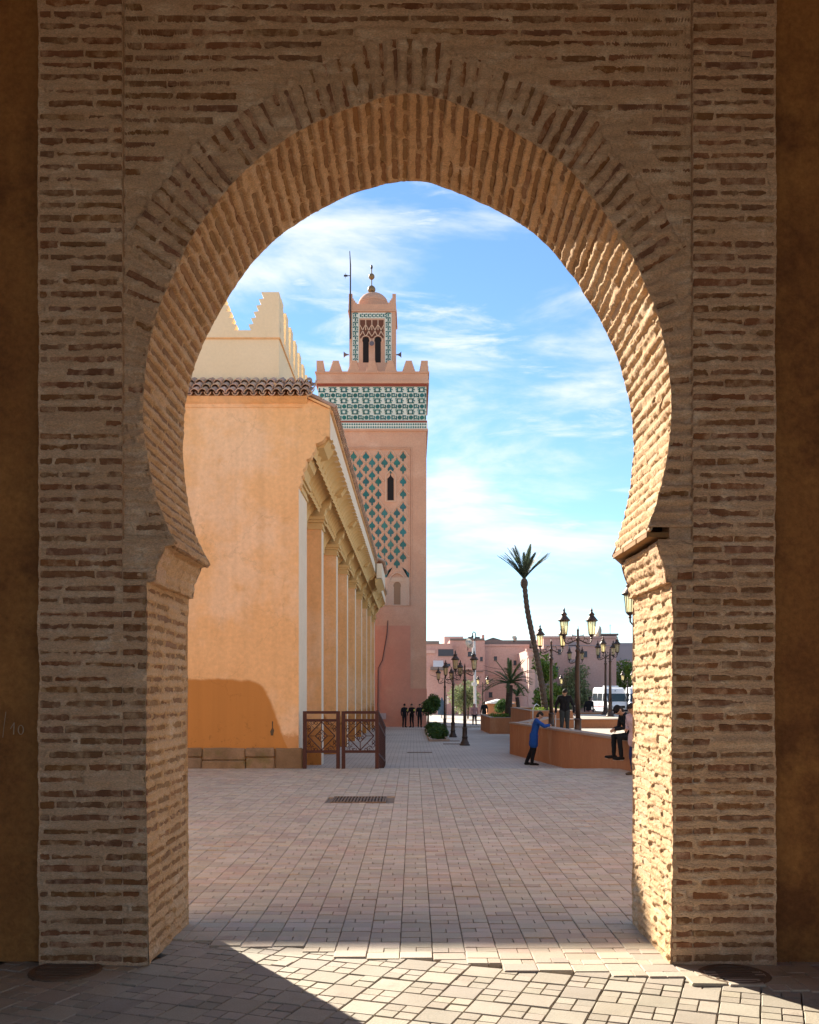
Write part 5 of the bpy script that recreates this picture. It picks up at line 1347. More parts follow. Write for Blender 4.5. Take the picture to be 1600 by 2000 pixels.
# man on crutches
d = 36.0; J, k = stand(1.74); lean(J, UP, V3((0, 0, .95)), R(8))
J['hed'] = J['hed'] + V3((0, -.05, -.02)); J['face'] = V3((-.75, -.6, -.35))
for s_, n in ((-1, 'R'), (1, 'L')):
    J['elb' + n] = V3((s_ * .31, .02, 1.14)); J['wri' + n] = V3((s_ * .33, -.10, .86)); J['hand' + n] = V3((0, -.5, -.85)).normalized()
pm = ((1103 - VX) / F * d, d, .25)
person('man in a black jacket and dark trousers standing on crutches on the terrace', pm, R(-6), J, k, M_black, M_grey, M_brownc, loose=1.16, vox=.010)
M_alu = surf('pale_crutch_tube', (0.62, 0.60, 0.58), rough=.35, metal=.4, bump=0)
for s_, lb in ((-1, 'pale crutch in the right hand of the man in black'), (1, 'pale crutch in the left hand of the man in black')):
    t = thing('crutch', lb, 'crutch', pm, R(-6), 'pair of crutches')
    mb = MB(); mb.tube([(s_ * .34, -.20, .01), (s_ * .335, -.16, .80)], .014, 8); mb.build('shaft', M_alu, t, local=True)
    mb = MB(); mb.tube([(s_ * .335, -.16, .79), (s_ * .335, -.12, .86), (s_ * .335, -.03, 1.10)], .012, 8); mb.tube([(s_ * .29, -.02, 1.10), (s_ * .33, .06, 1.11), (s_ * .38, -.02, 1.10)], .012, 6); mb.build('forearm_cuff', M_alu, t, local=True)
    mb = MB(); mb.tube([(s_ * .335, -.20, .80), (s_ * .335, -.08, .80)], .018, 8); mb.build('grip', M_black, t, local=True)
    mb = MB(); mb.lathe([(.022, 0), (.024, .03), (.016, .05)], (s_ * .34, -.20, 0), 8); mb.build('rubber_tip', M_black, t, local=True)
# person sitting far off on the terrace wall
J, k = stand(1.7)
def seated(J, drop=.42):
    for s_, n in ((-1, 'R'), (1, 'L')):
        J['knee' + n] = V3((s_ * .11, -.42, .92)); J['ankle' + n] = V3((s_ * .11, -.46, .50)); J['toe' + n] = J['ankle' + n] + V3((s_ * .02, -.19, -.05))
seated(J); lean(J, UP, V3((0, 0, .95)), R(14))
person('distant person in black sitting on the terrace planter near the white van', ((1146 - VX) / F * 55, 54.35, .75 - .855), R(150), J, k, M_black, M_rose, M_shoe, vox=.018)
# youth sitting on the parapet, legs hanging
J, k = stand(1.72); seated(J); lean(J, UP, V3((0, 0, .95)), R(24)); lean(J, ['hed'], J['nek'], R(18))
J['kneeR'] = V3((-.12, -.40, .90)); J['ankleR'] = V3((-.12, -.40, .46)); J['toeR'] = J['ankleR'] + V3((-.02, -.20, -.04))
J['kneeL'] = V3((.14, -.38, .90)); J['ankleL'] = V3((.13, -.32, .44)); J['toeL'] = J['ankleL'] + V3((.0, -.20, -.05))
for s_, n in ((-1, 'R'), (1, 'L')): J['elb' + n] = V3((s_ * .24, -.22, 1.12)); J['wri' + n] = V3((s_ * .06, -.42, 1.08)); J['hand' + n] = V3((-s_ * .5, -.6, -.3)).normalized()
fr = .95; pw = WA.lerp(WB, fr) + wn_ * .10
person('youth in black with a cap sitting on the parapet wall with legs hanging', (pw.x, pw.y, WZ - .845), R(-78), J, k, M_black, M_black, M_shoe, cap=M_black, vox=.009, sole=M_whitec)
# person in pink standing close by
J, k = stand(1.62); lean(J, UP, V3((0, 0, .95)), R(8)); lean(J, ['hed'], J['nek'], R(12))
J['elbR'] = V3((-.28, .02, 1.08)); J['wriR'] = V3((-.12, -.16, 1.02)); J['handR'] = V3((.6, -.6, 0)).normalized()
person('person in a long pale pink shirt and blue jeans beside the right arch pier', (5.02, 22.0, 0.0), R(-60), J, k, M_pinkc, M_navy, M_brownc, coat=.28, loose=1.08, vox=.009)
# ================================================================== vegetation
def leafy(name, c, c2, isl=.3): 
    m = surf(name, c, c2, 0.8, rough=0.6, bump=0, grain=0.1, island=isl, hue=0.02)
    N, L = m.node_tree.nodes, m.node_tree.links; b = N['Principled BSDF']; out = N['Material Output']
    src = b.inputs['Base Color'].links[0].from_socket
    tr = N.new('ShaderNodeBsdfTranslucent'); L.new(src, tr.inputs[0]); mx = N.new('ShaderNodeMixShader'); mx.inputs[0].default_value = .35
    L.new(b.outputs[0], mx.inputs[1]); L.new(tr.outputs[0], mx.inputs[2]); L.new(mx.outputs[0], out.inputs['Surface'])
    return m
M_leaf = leafy('dark_green_leaf', (0.055, 0.105, 0.025), (0.075, 0.135, 0.032)); M_olive = leafy('olive_leaf', (0.17, 0.21, 0.10), (0.22, 0.25, 0.125)); M_bright = leafy('bright_green_leaf', (0.13, 0.20, 0.035), (0.18, 0.26, 0.045))
M_frond = leafy('palm_frond', (0.095, 0.145, 0.055), (0.13, 0.17, 0.065)); M_frond2 = leafy('grey_green_frond', (0.055, 0.08, 0.05), (0.075, 0.095, 0.06))
M_bark = surf('palm_bark', (0.115, 0.085, 0.065), (0.085, 0.06, 0.045), 4, rough=1.0, bump=0.6, bscale=9, bdist=.05); M_twig = surf('brown_bark', (0.12, 0.08, 0.05), (0.09, 0.06, 0.04), 4, rough=1.0, bump=.4, bscale=20)

def leaf_cloud(clumps, n, size, seed, squash=1.0):
    """clumps: [(centre, radius)] -> quads of leaf size, denser on the shell"""
    r = np.random.default_rng(seed); w = np.array([c[1] ** 2 for c in clumps]); w = w / w.sum()
    k = r.choice(len(clumps), n, p=w); cen = np.array([tuple(c[0]) for c in clumps])[k]; rad = np.array([c[1] for c in clumps])[k]
    d = r.normal(size=(n, 3)); d /= np.linalg.norm(d, axis=1)[:, None]
    p = cen + d * (rad * r.uniform(.35, 1.05, n) ** .6)[:, None] * np.array([1, 1, squash])
    a = r.normal(size=(n, 3)) + d * .3; a /= np.linalg.norm(a, axis=1)[:, None]
    b = np.cross(a, r.normal(size=(n, 3))); b /= np.linalg.norm(b, axis=1)[:, None]
    s = size * r.uniform(.6, 1.4, n)[:, None]
    v = np.stack([p - a * s, p + b * s * .45, p + a * s, p - b * s * .45], 1)
    return v.reshape(-1, 3), np.arange(n * 4).reshape(-1, 4)
def tree(name, label, base, trunk_h, clumps, n, size, mat, seed, cat='tree', group=None, limbs=None, tr=.09):
    t = thing(name, label, cat, base, 0, group); B = Vector(base); rr = random.Random(seed)
    mb = MB(); top = B + Vector((rr.uniform(-.1, .1), 0, trunk_h)); mb.tube([B - Vector((0, 0, .1)), B + Vector((rr.uniform(-.08, .08), 0, trunk_h * .5)), top], [tr, tr * .8, tr * .65], 8)
    for c, r_ in clumps:
        c = Vector(c); m_ = (top + c) / 2 + Vector((0, 0, -.1 * r_)); mb.tube([top - Vector((0, 0, .1)), m_, c], [tr * .5, tr * .35, tr * .12], 6, cap=False)
    mb.build('trunk', M_twig, t)
    v, q = leaf_cloud(clumps, n, size, seed); np_mesh('crown', v, q, mat, t, smooth=False)
    return t
def cl(x, y, d, r, dy=0): p = P(x, y, d); return (Vector((p.x, p.y + dy, p.z)), r)
def rc(xc, yc, w, h, d, n, seed, r=.6):
    rr = random.Random(seed); out = []
    for _ in range(n):
        a = rr.uniform(0, 6.28); q = rr.uniform(.15, .9); out.append(cl(xc + w / 2 * q * math.cos(a), yc + h / 2 * q * math.sin(a), d, r * rr.uniform(.6, 1.1), rr.uniform(-1, 1)))
    return out
# dark citrus bush beside the minaret and the strip of shrubs in front of it
d = 68.0; gzz = far_z(d)
tree('citrus_tree', 'dark round citrus tree beside the corner of the minaret', ((838 - VX) / F * d, d, gzz), 1.1, rc(841, 1378, 30, 36, d, 11, 4, .42), 3200, .085, M_leaf, 4)
bed = thing('planting_bed', 'low bed of dark shrubs in a kerb on the plaza below the citrus tree', 'planting bed', ((842 - VX) / F * 52, 52, far_z(52)))
mb = MB(); xa, xb = .75, 1.75
za = lambda y: far_z(y)
for (x0_, x1_, y0_, y1_) in ((xa, xb, 47.0, 47.2), (xa, xb, 65.8, 66.0), (xa, xa + .15, 47.2, 65.8), (xb - .15, xb, 47.2, 65.8)): mb.box((x0_, y0_, far_z(y1_) - .1), (x1_, y1_, far_z(y0_) + .10))
mb.build('kerb', M_cap, bed)
clm = [(Vector((1.25 + random.uniform(-.25, .25), y + random.uniform(-.4, .4), far_z(y) + random.uniform(.12, .40))), random.uniform(.25, .42)) for y in np.linspace(47.6, 65.4, 26)]
v, q = leaf_cloud(clm, 6500, .075, 9, .8); np_mesh('foliage', v, q, M_leaf, bed, smooth=False)

def frond_mesh(ln, droop, nleaf, leaf_l, mat, seed, up=.35, flat=.7):
    rr = random.Random(seed); mb = MB(); pts = []
    for i in range(9):
        u = i / 8; pts.append(Vector((ln * u * (1 - .12 * droop * u), 0, ln * (up * u - droop * u * u))))
    mb.tube(pts, [.03 * (1 - .8 * i / 8) for i in range(9)], 5)
    for i in range(nleaf):
        u = .16 + .84 * i / nleaf; j = min(7, int(u * 8)); f_ = u * 8 - j; p = pts[j].lerp(pts[j + 1], f_); tg = (pts[j + 1] - pts[j]).normalized()
        L2 = leaf_l * math.sin(math.pi * (.12 + .80 * u)) * rr.uniform(.85, 1.1)
        for s_ in (-1, 1):
            dr = (tg * .75 + Vector((0, s_ * flat, .18)) + Vector((rr.uniform(-.1, .1),) * 3)).normalized(); w = Vector((0, 0, 1)).cross(dr).normalized() * .018 + tg * .012
            e = p + dr * L2 + Vector((0, 0, -.12 * L2)); mb.add([p - w, p + w, e + w * .2, e - w * .2], [(0, 1, 2, 3)])
    return mb.mesh('frond', mat)
def palm(label, base, path, r0, r1, fronds, mat, ln, seed, bulge=True):
    t = thing('palm_tree', label, 'palm tree', base, 0, 'palm trees')
    path = [Vector(p) for p in path]; pts, rad = [], []; n = 60
    for i in range(n + 1):
        u = i / n * (len(path) - 1); j = min(len(path) - 2, int(u)); f_ = u - j
        a, b, c_, d_ = path[max(0, j - 1)], path[j], path[j + 1], path[min(len(path) - 1, j + 2)]
        p = .5 * ((2 * b) + (c_ - a) * f_ + (2 * a - 5 * b + 4 * c_ - d_) * f_ ** 2 + (3 * b - a - 3 * c_ + d_) * f_ ** 3)
        pts.append(p); r_ = r0 + (r1 - r0) * i / n; rad.append(r_ * (1.10 if i % 2 else .92))
    mb = MB(); mb.tube(pts, rad, 10); top = pts[-1]
    if bulge: mb.ball(top + Vector((0, 0, -.12)), r1 * 1.6, 10, (1, 1, 1.5))
    mb.build('trunk', M_bark, t); rr = random.Random(seed); t0_ = origin(t)
    for i, (az, up, dr) in enumerate(fronds):
        o = link('frond', frond_mesh(ln * rr.uniform(.88, 1.1), dr, 40, .55 * ln / 2.4, mat, seed + i, up=math.tan(up) if up < 1.45 else 6), t)
        if up > .9:      # steep frond: build along a tilted axis
            o.data = frond_mesh(ln * rr.uniform(.9, 1.1), dr, 44, .36 * ln / 2.4, mat, seed + i, up=0.0, flat=.45); o.rotation_euler = (0, -up, az)
            o.rotation_euler = Matrix.Rotation(az, 4, 'Z').to_3x3().to_4x4().__matmul__(Matrix.Rotation(-up, 4, 'Y')).to_euler()
        else: o.rotation_euler = (0, 0, az)
        o.location = top + Vector((0, 0, .1)) - t0_
dt = 50.0
def pp(x, y, d): return P(x, y, d)
base = P(1066, 1398, dt)
rr = random.Random(21)
# tall palm: pruned, fronds in an open upright fan
fr_ = []
for i in range(26):
    az = rr.uniform(0, 6.28); up = rr.choice((1.35, 1.25, 1.1, 1.0, .95, .85)) if i < 20 else .62
    fr_.append((az, max(up, .91), .18))
fr_ += [(math.pi - .2, .92, .05), (.15, .93, .1), (math.pi * .9, 1.0, .1), (.3, 1.1, .1)]
palm('tall leaning date palm with a pruned upright tuft on the terrace', tuple(base), [base, P(1062, 1360, dt), P(1052, 1300, dt), P(1042, 1250, dt), P(1030, 1190, dt), P(1024, 1135, dt)], .175, .125, fr_, M_frond2, 1.75, 30)
ds = 62.0; base = P(993, 1402, ds)
fr_ = [(rr.uniform(0, 6.28), rr.uniform(.15, .8), rr.uniform(.35, .75)) for _ in range(24)] + [(rr.uniform(0, 6.28), 1.2, .2) for _ in range(7)]
palm('short bushy date palm with arching fronds in the long planter', tuple(base), [base, P(994, 1375, ds), P(996, 1338, ds)], .24, .19, fr_, M_frond, 1.85, 60, False)
base = P(1015, 1402, 65.0)
palm('small stub of a palm behind the short bushy palm', tuple(base), [base, P(1013, 1385, 65.0), P(1010, 1362, 65.0)], .14, .12, [(rr.uniform(0, 6.28), rr.uniform(.3, 1.2), .4) for _ in range(12)], M_frond, .8, 90, False)
# planter greenery, hedge ball, terrace shrubs, background trees
def shrub(label, clumps, n, size, mat, seed, base):
    t = thing('shrub', label, 'shrub', base); v, q = leaf_cloud(clumps, n, size, seed); np_mesh('foliage', v, q, mat, t, smooth=False); return t
shrub('bright shrub behind the tall palm trunk', rc(1062, 1368, 30, 46, 56, 9, 12, .5), 2600, .09, M_bright, 12, (7.5, 56, .7))
shrub('yellow green ground cover in the planter under the tall palm', [cl(1045 + 6 * i, 1392, 49 + i * .3, .28) for i in range(9)], 1500, .06, M_bright, 13, (6.3, 49, .9))
shrub('yellow green ground cover in the planter under the short palm', [cl(962 + 7 * i, 1400, 61 + i * .2, .25) for i in range(9)], 1300, .06, M_bright, 14, (5.5, 61, .3))
shrub('clipped round bush left of the short palm', rc(975, 1382, 22, 22, 75, 6, 15, .42), 2000, .07, M_leaf, 15, P(975, 1396, 75))
shrub('small shrub beside the man on crutches', rc(1085, 1352, 20, 34, 58, 6, 16, .4), 1200, .09, M_bright, 16, P(1085, 1390, 58))
tree('olive_tree', 'feathery olive tree behind the left lamp posts', P(914, 1402, 92), 1.6, rc(911, 1362, 44, 56, 92, 13, 17, .9), 2600, .13, M_olive, 17)
tree('leafy_tree', 'green tree behind the upper trunk of the tall palm', P(1064, 1395, 66), 2.4, rc(1066, 1304, 34, 44, 66, 10, 18, .6), 1900, .11, M_bright, 18)
tree('olive_tree', 'wide grey green tree left of the white vans', P(1132, 1400, 108), 1.8, rc(1130, 1348, 66, 84, 108, 18, 19, 1.3), 4200, .15, M_olive, 19)
tree('olive_tree', 'tall pale tree behind the first white van', P(1180, 1400, 118), 2.0, rc(1178, 1340, 70, 70, 118, 16, 20, 1.4), 4000, .16, M_olive, 20)
tree('leafy_tree', 'green tree behind the second white van beside the arch pier', P(1226, 1400, 112), 2.4, rc(1228, 1322, 46, 70, 112, 12, 22, 1.2), 3000, .15, M_bright, 22)

# ================================================================== far buildings
M_pinkb = surf('rose_render_far', (0.55, 0.345, 0.30), (0.51, 0.31, 0.265), 0.3, (0.58, 0.38, 0.325), 0.25, 0.4, rough=0.95, bump=0.2, bscale=3)
M_pinkb2 = surf('pale_rose_render_far', (0.62, 0.42, 0.36), (0.58, 0.385, 0.325), 0.3, rough=0.95, bump=0.2, bscale=3)
M_greyb = surf('dusty_mauve_render_far', (0.36, 0.31, 0.32), (0.33, 0.28, 0.29), 0.3, rough=0.95)
M_roofg = surf('grey_roof_parapet', (0.23, 0.185, 0.165), (0.18, 0.15, 0.135), 0.4, rough=0.95)
M_wglass = surf('dull_window', (0.055, 0.065, 0.085), rough=0.25, bump=0, grain=0.1)
M_wht = surf('white_paint', (0.72, 0.72, 0.70), rough=0.6, bump=0, grain=0.04)
class Bld:
    def __init__(s, label, d, x0, x1, ytop, mat, depth=12, name='house'):
        s.d = d; s.k = d / F; s.t = thing(name, label, 'house', ((((x0 + x1) / 2) - VX) * s.k, d + depth / 2, far_z(d)), 0, 'pink houses beyond the plaza'); s.mat = mat
        s.block('wall', x0, x1, ytop, 1408, 0, depth)
    def X(s, x): return (x - VX) * s.k
    def Z(s, y): return H + (VY - y) * s.k
    def block(s, nm, x0, x1, y0, y1, f, b, mat=None, parent=None):
        mb = MB(); mb.box((s.X(x0), s.d + f, s.Z(y1)), (s.X(x1), s.d + b, s.Z(y0))); return mb.build(nm, mat or s.mat, parent or s.t)
    def window(s, x0, x1, y0, y1, mat=None):
        w = s.block('window', x0, x1, y0, y1, -.03, .0, mat or M_wglass); s.block('frame', x0 - .4, x1 + .4, y0 - .9, y0, -.07, 0, s.mat, w); s.block('sill', x0 - .5, x1 + .5, y1, y1 + .8, -.12, 0, M_roofg, w); return w
b = Bld('low pink house with a shaded roof terrace just right of the minaret', 112, 815, 884, 1257, M_pinkb)
b.block('parapet', 814, 858, 1252, 1258, -.15, 1, M_roofg); b.block('terrace_wall', 826, 850, 1270, 1276, -.3, 0, M_pinkb2); b.window(856, 886, 1268, 1281); b.window(842, 848, 1372, 1392)
aw = b.block('awning', 841, 866, 1303, 1309, -1.6, -.02, M_roofg); mb = MB(); mb.prism([(b.d - 1.6, b.Z(1309)), (b.d - .02, b.Z(1290)), (b.d - .02, b.Z(1309))], 'x', b.X(846), b.X(866)); mb.build('canopy', M_wht, b.t)
b.window(868, 880, 1296, 1301)
b = Bld('tall pink house with a ragged roof behind the white mast', 114, 879, 947, 1249, M_pinkb)
b.block('parapet', 879, 946, 1247, 1251, -.1, 1, M_roofg); b.window(914, 925, 1273, 1282); b.window(938, 943, 1283, 1291); b.window(916, 924, 1346, 1356)
b.block('balcony', 900, 922, 1304, 1308, -.8, 0, M_pinkb2); b.block('chimney', 944, 949, 1238, 1249, 2, 3, M_pinkb); b.block('water_tank', 918, 928, 1241, 1249, 3, 5, M_wglass); b.block('water_tank', 932, 941, 1241, 1249, 3, 5, M_wglass)
b.block('ledge', 830, 944, 1310, 1312, -.2, 0, M_roofg)
b = Bld('broad plain pink house with a dark flat roof behind the short palm', 116, 942, 1034, 1261, M_pinkb2, 14)
b.block('roof_storey', 946, 1050, 1247, 1260, 4, 14, M_roofg); b.block('parapet', 942, 1034, 1258.5, 1262, -.12, .5, M_pinkb2)
mb = MB(); mb.prism([(b.X(952), b.Z(1247)), (b.X(970), b.Z(1240.5)), (b.X(992), b.Z(1247))], 'y', b.d + 5, b.d + 12); mb.build('tent_roof', M_roofg, b.t)
b.window(955, 962, 1352, 1362); b.window(965, 971, 1282, 1290); b.window(1003, 1009, 1290, 1299); b.block('ledge', 942, 1034, 1318, 1319.6, -.12, 0, M_pinkb); b.window(1020, 1026, 1350, 1364)
b = Bld('pale pink corner house with an edge pillar behind the tall palm', 106, 1030, 1064, 1270, M_pinkb2)
b.block('coping', 1028, 1066, 1267, 1271, -.2, 1, M_pinkb); b.block('pillar', 1031, 1043, 1284, 1405, -1.0, 0, M_pinkb2); b.block('pillar_cap', 1029.5, 1044.5, 1281, 1285, -1.2, 0, M_pinkb); b.window(1044, 1047.5, 1353, 1377)
b = Bld('large rose house with a grey arched panel behind the terrace lamps', 110, 1062, 1204, 1244, M_pinkb, 16)
b.block('parapet', 1061, 1205, 1242.5, 1246, -.15, .8, M_pinkb2); b.block('roof_edge', 1172, 1208, 1237.5, 1241, -.1, 4, M_roofg)
pn_ = b.block('blind_panel', 1110, 1128, 1254, 1294, -.10, 0, M_greyb); mb = MB(); c_ = (b.X(1120), b.Z(1276)); mb.prism([(c_[0] + .38 * math.cos(a), c_[1] + .75 * math.sin(a)) for a in np.linspace(0, 6.283, 17)[:-1]], 'y', b.d - .14, b.d - .10); mb.build('oval', M_pinkb2, pn_)
b.block('ledge', 1062, 1204, 1260, 1261.5, -.1, 0, M_greyb); b.window(1081, 1090, 1302, 1318); b.window(1099, 1109, 1340, 1354); b.window(1140, 1147, 1272, 1283); b.window(1166, 1173, 1274, 1285); b.window(1090, 1096, 1268, 1278); b.block('ledge', 1062, 1130, 1336, 1338, -.15, 0, M_greyb); b.window(1080, 1086, 1340, 1356)
b = Bld('shadowed mauve house at the far right beside the arch pier', 126, 1200, 1640, 1262, M_greyb, 10)
b.block('ledge', 1200, 1640, 1291, 1293, -.2, 0, M_pinkb); b.block('parapet', 1206, 1250, 1255, 1262, 1, 4, M_greyb)
b = Bld('orange garden pavilion wall behind the short palm', 98, 952, 1010, 1372, surf('orange_render', (0.48, 0.23, 0.12), (0.44, 0.20, 0.10), .4, rough=.95), 6)
mb = MB(); mb.prism([(b.X(946), b.Z(1374)), (b.X(975), b.Z(1366)), (b.X(1004), b.Z(1374))], 'y', b.d - 1.5, b.d + 3); mb.build('tent_roof', M_wht, b.t)
b = Bld('narrow tan house squeezed behind the tall pink house', 124, 868, 905, 1243, M_pinkb2, 8); b.window(890, 896, 1250, 1257)
def cable_run(p, q, sag, label):
    mb = MB(); pts = [Vector(p).lerp(Vector(q), t) - Vector((0, 0, sag * 4 * t * (1 - t))) for t in np.linspace(0, 1, 12)]
    mb.tube(pts, .018, 4); tag(mb.build('overhead_cable', M_pole), label, 'cable')
cable_run(P(840, 1318, 111), P(940, 1322, 112), .5, 'thin cable sagging across the front of the tall pink house')
cable_run(P(945, 1300, 113), P(1062, 1296, 109), .6, 'thin cable sagging across the broad plain pink house')
# dishes, aerial
def dish(x, y, d, r, rz, tilt, label):
    p = P(x, y, d); t = thing('satellite_dish', label, 'satellite dish', tuple(p - Vector((0, 0, r * 1.2))), rz, 'rooftop satellite dishes')
    mb = MB(); mb.lathe([(r * math.sin(a), r * (1 - math.cos(a)) * .6) for a in np.linspace(0.02, 1.25, 7)] + [(r * math.sin(1.25) * .99, r * (1 - math.cos(1.25)) * .6 + .02)][:0], (0, 0, 0), 18); o = mb.build('reflector', surf('dish_cream', (0.50, 0.46, 0.38), rough=.7), t, smooth=True, local=True); o.rotation_euler = (tilt, 0, 0); o.location = (0, 0, r * 1.2)
    mb = MB(); mb.tube([(0, 0, 0), (0, 0, r * 1.2)], .05, 6); mb.build('bracket', M_pole, t, local=True)
    mb = MB(); mb.tube([(0, -r * .1, r * .6), (0, -r * 1.0, r * 1.2)], .03, 5); mb.build('feed_arm', M_pole, t, local=True)
dish(914, 1258, 112.5, .62, R(40), R(75), 'cream satellite dish on the roof left of the white mast')
dish(1172, 1236, 110.5, .85, R(-70), R(80), 'big tilted satellite dish on the roof of the large rose house')
dish(1004, 1247, 120, .38, R(30), R(70), 'small pale satellite dish on the dark flat roof')
mb = MB(); p = P(1192, 1241, 112); mb.tube([p, p + Vector((0, 0, 1.25))], .025, 5); mb.bar(p + Vector((-.15, 0, 1.1)), p + Vector((.15, 0, 1.1)), .02); tag(mb.build('roof_aerial', M_pole), 'thin aerial on the roof of the large rose house', 'aerial')
# white camera mast with a crook lamp
d = 84.0; ms = thing('camera_mast', 'tall white mast with a curved lamp arm and camera boxes', 'mast', (P(928, 1400, d).x, d, far_z(d)))
mb = MB(); mb.tube([P(928.5, 1412, d), P(927.5, 1330, d), P(926.5, 1252, d)], [.14, .12, .10], 10); mb.build('pole', M_wht, ms)
mb = MB(); mb.tube([P(927, 1252, d), P(929.5, 1243, d), P(928.5, 1236, d), P(925, 1234, d), P(923.2, 1237, d), P(923, 1241, d)], .045, 7); mb.ball(P(923, 1243, d), .10, 8, (1, 1, 1.3)); mb.build('lamp_arm', M_pole, ms)
for x0_, x1_, y0_, y1_ in ((922, 932, 1333, 1339), (922.5, 926, 1265, 1276), (921, 927, 1277, 1279.5)):
    mb = MB(); a, c_ = P(x0_, y1_, d - .2), P(x1_, y0_, d - .2); mb.box((a.x, d - .35, a.z), (c_.x, d - .05, c_.z)); mb.build('camera_box', M_wht, ms)
# closed parasol and a flag-like banner by the far houses
ps = thing('parasol', 'closed dark blue parasol behind the left lamp posts', 'parasol', tuple(P(863, 1408, 96)))
mb = MB(); mb.tube([P(863, 1408, 96), P(863, 1362, 96)], .04, 6); mb.build('pole', M_pole, ps)
mb = MB(); mb.tube([P(863, 1396, 96), P(863, 1385, 96), P(863, 1370, 96), P(863, 1363, 96)], [.42, .40, .22, .05], 10); mb.build('canopy', surf('navy_canvas', (0.05, 0.09, 0.14), bump=.2), ps)
mb = MB(); a = P(874, 1360, 95); mb.box((a.x - .12, 95, a.z - .75), (a.x + .12, 95.03, a.z)); fl = thing('banner', 'narrow white banner beside the closed parasol', 'banner', tuple(P(874, 1408, 95))); mb.build('cloth', M_wht, fl); mb = MB(); mb.tube([P(872.5, 1408, 95), P(872.5, 1357, 95)], .03, 6); mb.build('pole', M_pole, fl)

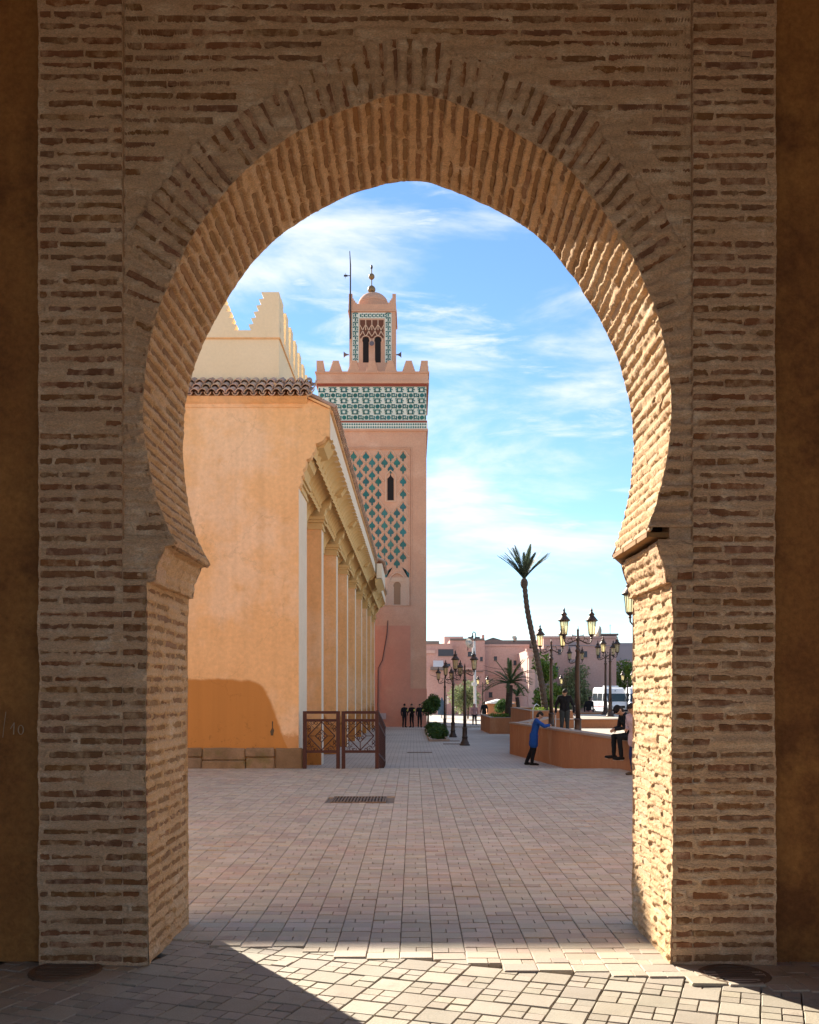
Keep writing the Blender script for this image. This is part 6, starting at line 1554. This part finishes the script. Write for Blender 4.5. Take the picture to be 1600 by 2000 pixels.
# ================================================================== vans
M_van = surf('white_van_paint', (0.74, 0.75, 0.76), rough=0.35, bump=0, grain=0.02, spec=0.5); M_vglass = surf('tinted_glass', (0.02, 0.045, 0.055), rough=0.08, bump=0, grain=0, spec=0.6)
M_blackp = surf('black_plastic', (0.02, 0.02, 0.022), rough=0.6, bump=0); M_rubber = surf('tyre_rubber', (0.018, 0.018, 0.018), rough=0.9); M_chrome = surf('wheel_alloy', (0.5, 0.5, 0.5), rough=0.3, metal=.8, bump=0); M_lens = surf('headlight_lens', (0.6, 0.62, 0.65), rough=.1, bump=0); M_redst = surf('red_stripe_paint', (0.45, 0.03, 0.05), rough=.4, bump=0)
def van(label, loc, rz, stripe=True):
    """front faces -Y, 5.9 long, 1.96 wide, 2.6 high"""
    t = thing('parked_van', label, 'van', loc, rz, 'white vans parked beyond the terrace')
    side = [(-.02, .45), (0, .95), (.12, 1.10), (.62, 1.32), (1.30, 2.05), (1.62, 2.46), (2.0, 2.58), (5.6, 2.60), (5.85, 2.45), (5.9, 1.2), (5.9, .42), (.2, .40)]
    wid = lambda z: .98 if z < 1.35 else .98 - .13 * (z - 1.35) / 1.25
    v = [(-wid(z), y, z) for y, z in side] + [(wid(z), y, z) for y, z in side]; n = len(side)
    f = [tuple(range(n)), tuple(range(2 * n - 1, n - 1, -1))] + [((i + 1) % n, i, n + i, n + (i + 1) % n) for i in range(n)]
    mb = MB(); mb.add(v, f); mb.build('body', M_van, t, local=True, bevel=.07)
    mb = MB(); a = (.64, 1.36); c_ = (1.29, 2.03); nrm = Vector((0, -(c_[1] - a[1]), (c_[0] - a[0]))).normalized() * .02
    ws = [Vector((-.86, a[0], a[1])), Vector((.86, a[0], a[1])), Vector((.80, c_[0], c_[1])), Vector((-.80, c_[0], c_[1]))]; mb.add([p + nrm for p in ws] + [p - nrm for p in ws], [(0, 1, 2, 3), (7, 6, 5, 4), (0, 4, 5, 1), (1, 5, 6, 2), (2, 6, 7, 3), (3, 7, 4, 0)]); mb.build('windscreen', M_vglass, t, local=True)
    for s_ in (-1, 1):
        for y0, y1, nm in ((1.25, 2.05, 'front_window'), (2.25, 3.85, 'side_window'), (4.0, 5.6, 'side_window')):
            mb = MB(); w0, w1 = wid(1.40) + .012, wid(2.05) + .012; sh = .32 if nm == 'front_window' else 0
            q = [(s_ * w0, y0 - sh, 1.40), (s_ * w0, y1, 1.40), (s_ * w1, y1, 2.05), (s_ * w1, y0 + .06, 2.05)]; mb.add(q + [(p[0] - s_ * .03, p[1], p[2]) for p in q], [(0, 1, 2, 3), (7, 6, 5, 4), (0, 4, 5, 1), (1, 5, 6, 2), (2, 6, 7, 3), (3, 7, 4, 0)]); mb.build(nm, M_vglass, t, local=True)
        for y in (1.0, 4.75):
            mb = MB(); m0_ = MB(); m0_.lathe([(.20, -.11), (.335, -.10), (.345, -.05), (.345, .05), (.335, .10), (.20, .11)], (0, 0, 0), 20)
            mm = Matrix.Translation((s_ * .90, y, .345)) @ Matrix.Rotation(R(90), 4, 'Y'); mb.add([mm @ Vector(p) for p in m0_.v], m0_.f); wl2 = mb.build('wheel', M_rubber, t, local=True)
            m0_ = MB(); m0_.lathe([(.02, -.125), (.19, -.12), (.20, .12), (.02, .125)], (0, 0, 0), 16); mb = MB(); mb.add([mm @ Vector(p) for p in m0_.v], m0_.f); mb.build('rim', M_chrome, wl2, local=True)
        mb = MB(); mb.obox((s_ * .74, .0, .92), (.16, .05 * s_ * 0, 0), (0, .06, .03), (0, -.02, .13)); mb.build('headlight', M_lens, t, local=True, bevel=.02)
        mb = MB(); mb.box((s_ * 1.06 - .07, .98, 1.35), (s_ * 1.06 + .07, 1.10, 1.68)); mb.build('mirror', M_blackp, t, local=True, bevel=.03)
        if stripe:
            mb = MB(); mb.box((s_ * .985 - .006, 1.2, .86), (s_ * .985 + .006, 5.6, .91)); mb.build('stripe', M_redst, t, local=True)
            mb = MB(); mb.obox((s_ * .985, 3.1, 1.05), (.006, 0, 0), (0, .10, .22), (0, .03, -.01)); mb.obox((s_ * .985, 3.35, 1.0), (.006, 0, 0), (0, -.09, .16), (0, .03, .01)); mb.build('side_emblem', M_redst, t, local=True)
    mb = MB(); mb.box((-.45, -.06, .80), (.45, .03, 1.00)); g = mb.build('grille', M_blackp, t, local=True, bevel=.02)
    mb = MB(); mb.lathe([(.075, 0), (.075, .02)], (0, 0, 0), 14); o = mb.build('badge', M_chrome, g, local=True); o.location = (0, -.065, .90); o.rotation_euler = (R(90), 0, 0)
    mb = MB(); mb.box((-.96, -.09, .30), (.96, .12, .66)); mb.build('bumper', M_blackp, t, local=True, bevel=.05)
    mb = MB(); mb.box((-.26, -.105, .44), (.26, -.09, .55)); mb.build('number_plate', M_lens, t, local=True)
    mb = MB(); mb.box((-.55, 2.3, 2.60), (.55, 3.6, 2.74)); mb.build('roof_unit', M_van, t, local=True, bevel=.04)
    mb = MB(); mb.lathe([(.05, 0), (.05, .015)], (0, 0, 0), 10); o = mb.build('roof_badge', M_blackp, t, local=True); o.location = (0, 1.47, 2.28); o.rotation_euler = (R(50), 0, 0)
    return t
d = 84.0; van('white minibus with a red side stripe facing the plaza', ((1211 - VX) / F * d, d, -.355), R(4))
d = 82.0; van('second white van half hidden by the right arch pier', ((1253 - VX) / F * d, d, -.355), R(-8), False)
# pale kerb and rider-less scooter shapes are too far to read; a curved steel handrail on the terrace
hr = thing('handrail', 'short curved pale steel handrail by the planter of the tall palm', 'handrail', tuple(P(1042, 1402, 44.2)))
mb = MB(); mb.tube([P(1041, 1404, 44.2), P(1041, 1386, 44.2), P(1044, 1379, 44.2), P(1048, 1375, 44.6), P(1053, 1378, 45)], .02, 8); mb.build('tube', M_alu, hr)
